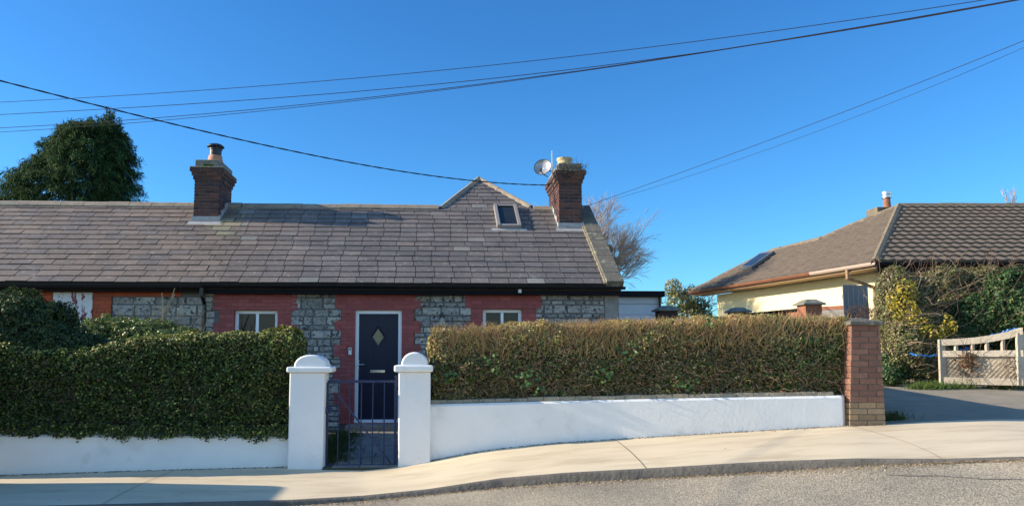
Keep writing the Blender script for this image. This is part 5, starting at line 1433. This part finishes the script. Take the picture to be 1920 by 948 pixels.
def branchy(name, label, base, top_dir, L0, levels, seed, ratio=.78, spread=.5, wind=(0,0,0), r0=.09, mat_='twig_bark', nchild=3, minr=.006, ivy_at=None, droop=0):
    rnd = random.Random(seed); t = thing(name, label, 'tree', tuple(base)); m = MB(); tips = []
    col = (.30,.24,.19)
    def grow(p, d, L_, r, lv):
        pts = [p]; dd = d.copy()
        for k in range(3):
            dd = (dd + Vector((rnd.gauss(0,.12), rnd.gauss(0,.12), rnd.gauss(0,.08))) + Vector(wind)*.25 + Vector((0,0,-droop*(levels-lv)/levels))).normalized(); pts.append(pts[-1] + dd*L_/3)
        m.tube(pts, [r, r*.85, r*.72, r*.6], 6 if lv > 2 else 4 if lv > 1 else 3, cap=False)
        if lv == 0: tips.append(pts[-1]); return
        for c_ in range(nchild + (1 if lv > 2 else 0)):
            q = pts[rnd.choice((1,2,3,3))]; ax_ = Vector((rnd.gauss(0,1), rnd.gauss(0,1), rnd.gauss(0,1))); ax_ = (ax_ - dd*ax_.dot(dd)).normalized()
            nd = (dd*math.cos(spread) + ax_*math.sin(spread)*rnd.uniform(.5,1.2)).normalized(); grow(q, nd, L_*ratio*rnd.uniform(.75,1.15), max(r*.55, minr), lv-1)
        tips.append(pts[-1])
    grow(Vector(base), Vector(top_dir).normalized(), L0, r0, levels)
    m.build('branches', M['bark_light'], t)
    return t, tips
M['bark_light'] = mat('pale_bark', (.48,.38,.30), (.34,.27,.22), 4, .9)
bt = at_d(1138, 640, 26)
tr, tips = branchy('bare_tree', 'bare windswept tree leaning right behind the cottage gable', bt, (.02,.0,1), 1.75, 6, 5, ratio=.72, spread=.52, wind=(.10,0,.10), r0=.09, nchild=4, minr=.0034)
P, V, C = cloud([B(1140, 468, 26, .17, .2, .18), B(1152, 490, 26, .2, .2, .15)], 2600, .07, ivy)
quads('ivy', V, C, M['leaf'], tr)
# leafy tree behind the outbuilding
bt = at_d(1290, 640, 29)
tr, tips = branchy('airy_tree', 'thin leafy olive tree between the outbuilding and the bungalow', bt, (-.03,0,1), 1.1, 4, 8, ratio=.74, spread=.55, wind=(0,0,.1), r0=.08, nchild=3, minr=.010)
ol = cf([(.20,.22,.06),(.34,.30,.10),(.12,.17,.06),(.42,.34,.13)], [2,2,2,1])
P, V, C = cloud([B(1262, 540, 29, .35, .4, .38), B(1275, 565, 29, .6, .5, .45), B(1300, 560, 29, .5, .5, .55), B(1290, 595, 29, .9, .6, .5), B(1318, 585, 29, .35, .4, .5), B(1245, 590, 29, .5, .4, .35)], 330, .10, ol, shell=.9)
quads('foliage', V, C, M['leaf'], tr)
for px, py, lbl, sd_ in ((1898, 400, 'bare upright treetop above the bungalow ridge at the far right', 4), (1864, 402, 'small faint treetop above the bungalow ridge, left of the taller one', 6)):
    H_ = 1.25 if px > 1880 else .62
    bt = at_d(px, 470, 42); branchy('distant_tree', lbl, bt, (0,0,1), H_*1.25, 4, sd_, ratio=.66, spread=.25, wind=(0,0,.5), r0=.05, nchild=3, minr=.009)

# ------------------------------------------------------------ overhead cables
def cable(label, pts, r, group='overhead cables', twist=0):
    P = [at_d(*p) for p in pts]; t = np.arange(len(P)); ts = np.linspace(0, len(P)-1, 120)
    A = np.array([list(p) for p in P])
    # smooth through the points with a low order fit
    s = np.concatenate([[0], np.cumsum(np.linalg.norm(np.diff(A, axis=0), axis=1))]); s /= s[-1]; u_ = np.linspace(0, 1, 400 if twist else 140)
    deg = min(3, len(P)-1); F = [np.polyval(np.polyfit(s, A[:,k], deg), u_) for k in range(3)]
    line = [Vector((F[0][i], F[1][i], F[2][i])) for i in range(len(u_))]
    if pts[0][0] < 10: line = [line[0] + (line[0]-line[3]).normalized()*25] + line
    if pts[-1][0] > 1500: line = line + [line[-1] + (line[-1]-line[-4]).normalized()*25]
    m = MB()
    if twist:
        for ph in (0, math.pi):
            m.tube([p + Vector((0, math.cos(i*.33+ph), math.sin(i*.33+ph)))*r*.5 for i, p in enumerate(line)], r*.9, 5)
    else: m.tube(line, r, 6)
    o_ = m.build('overhead_cable', M['cable']); tag(o_, label, 'cable', group); return o_
cable('highest thin overhead cable, rising to the top right corner', [(-150,199,15),(0,191,14.6),(320,174,13.8),(640,150,13),(960,116.5,12),(1280,81,11),(1600,39,10),(1850,0,9.2),(2050,-34,8.6)], .0055)
cable('second overhead cable, meeting the thick pair above the roof peak', [(-150,222,15),(0,215,14.6),(320,198.5,13.8),(640,172.5,13),(960,143,12),(1280,104,11),(1600,56,10),(1905,1,9),(2050,-27,8.6)], .0062)
cable('third overhead cable, crossing the conifer top', [(-150,246,15.3),(0,239,14.9),(320,220,14),(640,188,13.2),(960,150,12.2),(1280,103,11.2),(1600,55,10.2),(1905,0,9.2),(2050,-28,8.8)], .0062)
cable('lowest of the four long cables, passing behind the conifer top', [(-150,255,15.5),(0,247,15.1),(320,225,14.2),(640,192,13.4),(960,152,12.4),(1280,103.5,11.4),(1600,56,10.4),(1905,1.5,9.4),(2050,-26,9.0)], .0055)
cable('thick twisted cable sagging down to the right chimney', [(-150,113,9.4),(0,151,10),(180,198.5,10.8),(360,240,11.6),(640,302,13),(830,332,14.2),(1026,347,15.6)], .0095, twist=1)
cable('thin cable running from the right chimney up to the right edge, upper of the two', [(1095,388,16.2),(1287,319,14.6),(1500,242,13),(1710,161,11.5),(1920,75,10.2),(2100,2,9)], .0048)
cable('faint thin cable below its twin at the right edge of the sky', [(1150,374,16.5),(1320,320,14.8),(1500,259,13.2),(1710,179,11.7),(1920,87,10.3),(2100,8,9)], .0032)
# cable fixings on the chimney
m = MB(); c = at_Y(1028, 346, 15.75); m.lathe((c.x, c.y, c.z-.03), [(.02,0),(.03,.02),(.02,.04),(.03,.06),(.015,.07)], 10); m.tube([(c.x, c.y, c.z+.02), (bx0+.02, c.y, c.z+.04)], .01, 5)
m.tube([(bx0-.02, 15.8, c.z+.10),(bx0-.05, 15.9, c.z+.2),(bx0-.05, 16.1, c.z+.16),(bx0-.02, 16.15, c.z-.1),(bx0-.02, 16.0, c.z-.4),(bx0-.02, 15.85, c.z-.3)], .008, 5)
m.build('cable_bracket', M['darkplastic'], ch2)

# ------------------------------------------------------------ unseen van added left of the frame to cast the pavement shadow
CXr = -5.05; CYm = 7.42; gz = road_z(-5) + .02
van = thing('added_van', 'unseen grey panel van added left of the view to cast its shadow', 'van', (CXr-2, CYm, gz))
M['carpaint'] = mat('grey_van_paint', (.12,.13,.14), rough=.25, spec=.6); M['tyre'] = mat('tyre_rubber', (.02,.02,.02), rough=.85)
prof = [(0,.40),(.0,.72),(.10,.90),(.55,1.02),(1.10,1.86),(1.35,1.97),(4.4,1.97),(4.6,1.85),(4.62,.45),(4.4,.25),(.3,.25)]
m = MB(); b = len(m.v); npf = len(prof)
for yy in (-.88, -.80, .80, .88):
    for (x, z) in prof:
        ins = max(0, z-1.0)*.14; k = 1 if abs(yy) < .85 else .96
        m.v.append((CXr - (2.3+(x-2.3)*k), CYm + yy - math.copysign(ins, yy), gz + (1.0+(z-1.0)*k)))
for j in range(3):
    for k in range(npf): m.face([b+j*npf+k, b+j*npf+(k+1)%npf, b+(j+1)*npf+(k+1)%npf, b+(j+1)*npf+k])
m.face([b+k for k in range(npf)][::-1]); m.face([b+3*npf+k for k in range(npf)])
m.build('body', M['carpaint'], van, bevel=.035, segs=3)
for sy in (-1, 1):
    y = CYm + sy*.865; m = MB()
    m.hexa([(CXr-.85,y-.012,gz+1.08),(CXr-1.75,y-.012,gz+1.08),(CXr-1.75,y+.012,gz+1.08),(CXr-.85,y+.012,gz+1.08),(CXr-1.25,y-.012-sy*.08,gz+1.68),(CXr-1.75,y-.012-sy*.08,gz+1.68),(CXr-1.75,y+.012-sy*.08,gz+1.68),(CXr-1.25,y+.012-sy*.08,gz+1.68)]); m.build('side_window', M['glass'], van)
    for x in (.85, 3.7):
        m = MB(); m.lathe((CXr-x, CYm+sy*.70, gz+.32), [(.20,0),(.31,.01),(.33,.05),(.32,.18),(.20,.20)], 24, (0,sy,0)); w_ = m.build('wheel', M['tyre'], van)
        m = MB(); m.lathe((CXr-x, CYm+sy*.70, gz+.32), [(.02,.10),(.19,.16),(.205,.205)], 20, (0,sy,0)); m.build('rim', M['steel'], w_)
    m = MB(); m.box(CXr-.16, CXr-.02, CYm+sy*.62-.13, CYm+sy*.62+.13, gz+.66, gz+.86); m.build('headlight', M['upvc'], van, bevel=.02)
m = MB(); x0, x1 = CXr-.58, CXr-1.05
m.hexa([(x0,CYm-.72,gz+1.08),(x0-.03,CYm-.72,gz+1.06),(x0-.03,CYm+.72,gz+1.06),(x0,CYm+.72,gz+1.08),(x1+.02,CYm-.64,gz+1.80),(x1-.01,CYm-.64,gz+1.78),(x1-.01,CYm+.64,gz+1.78),(x1+.02,CYm+.64,gz+1.80)]); m.build('windscreen', M['glass'], van)
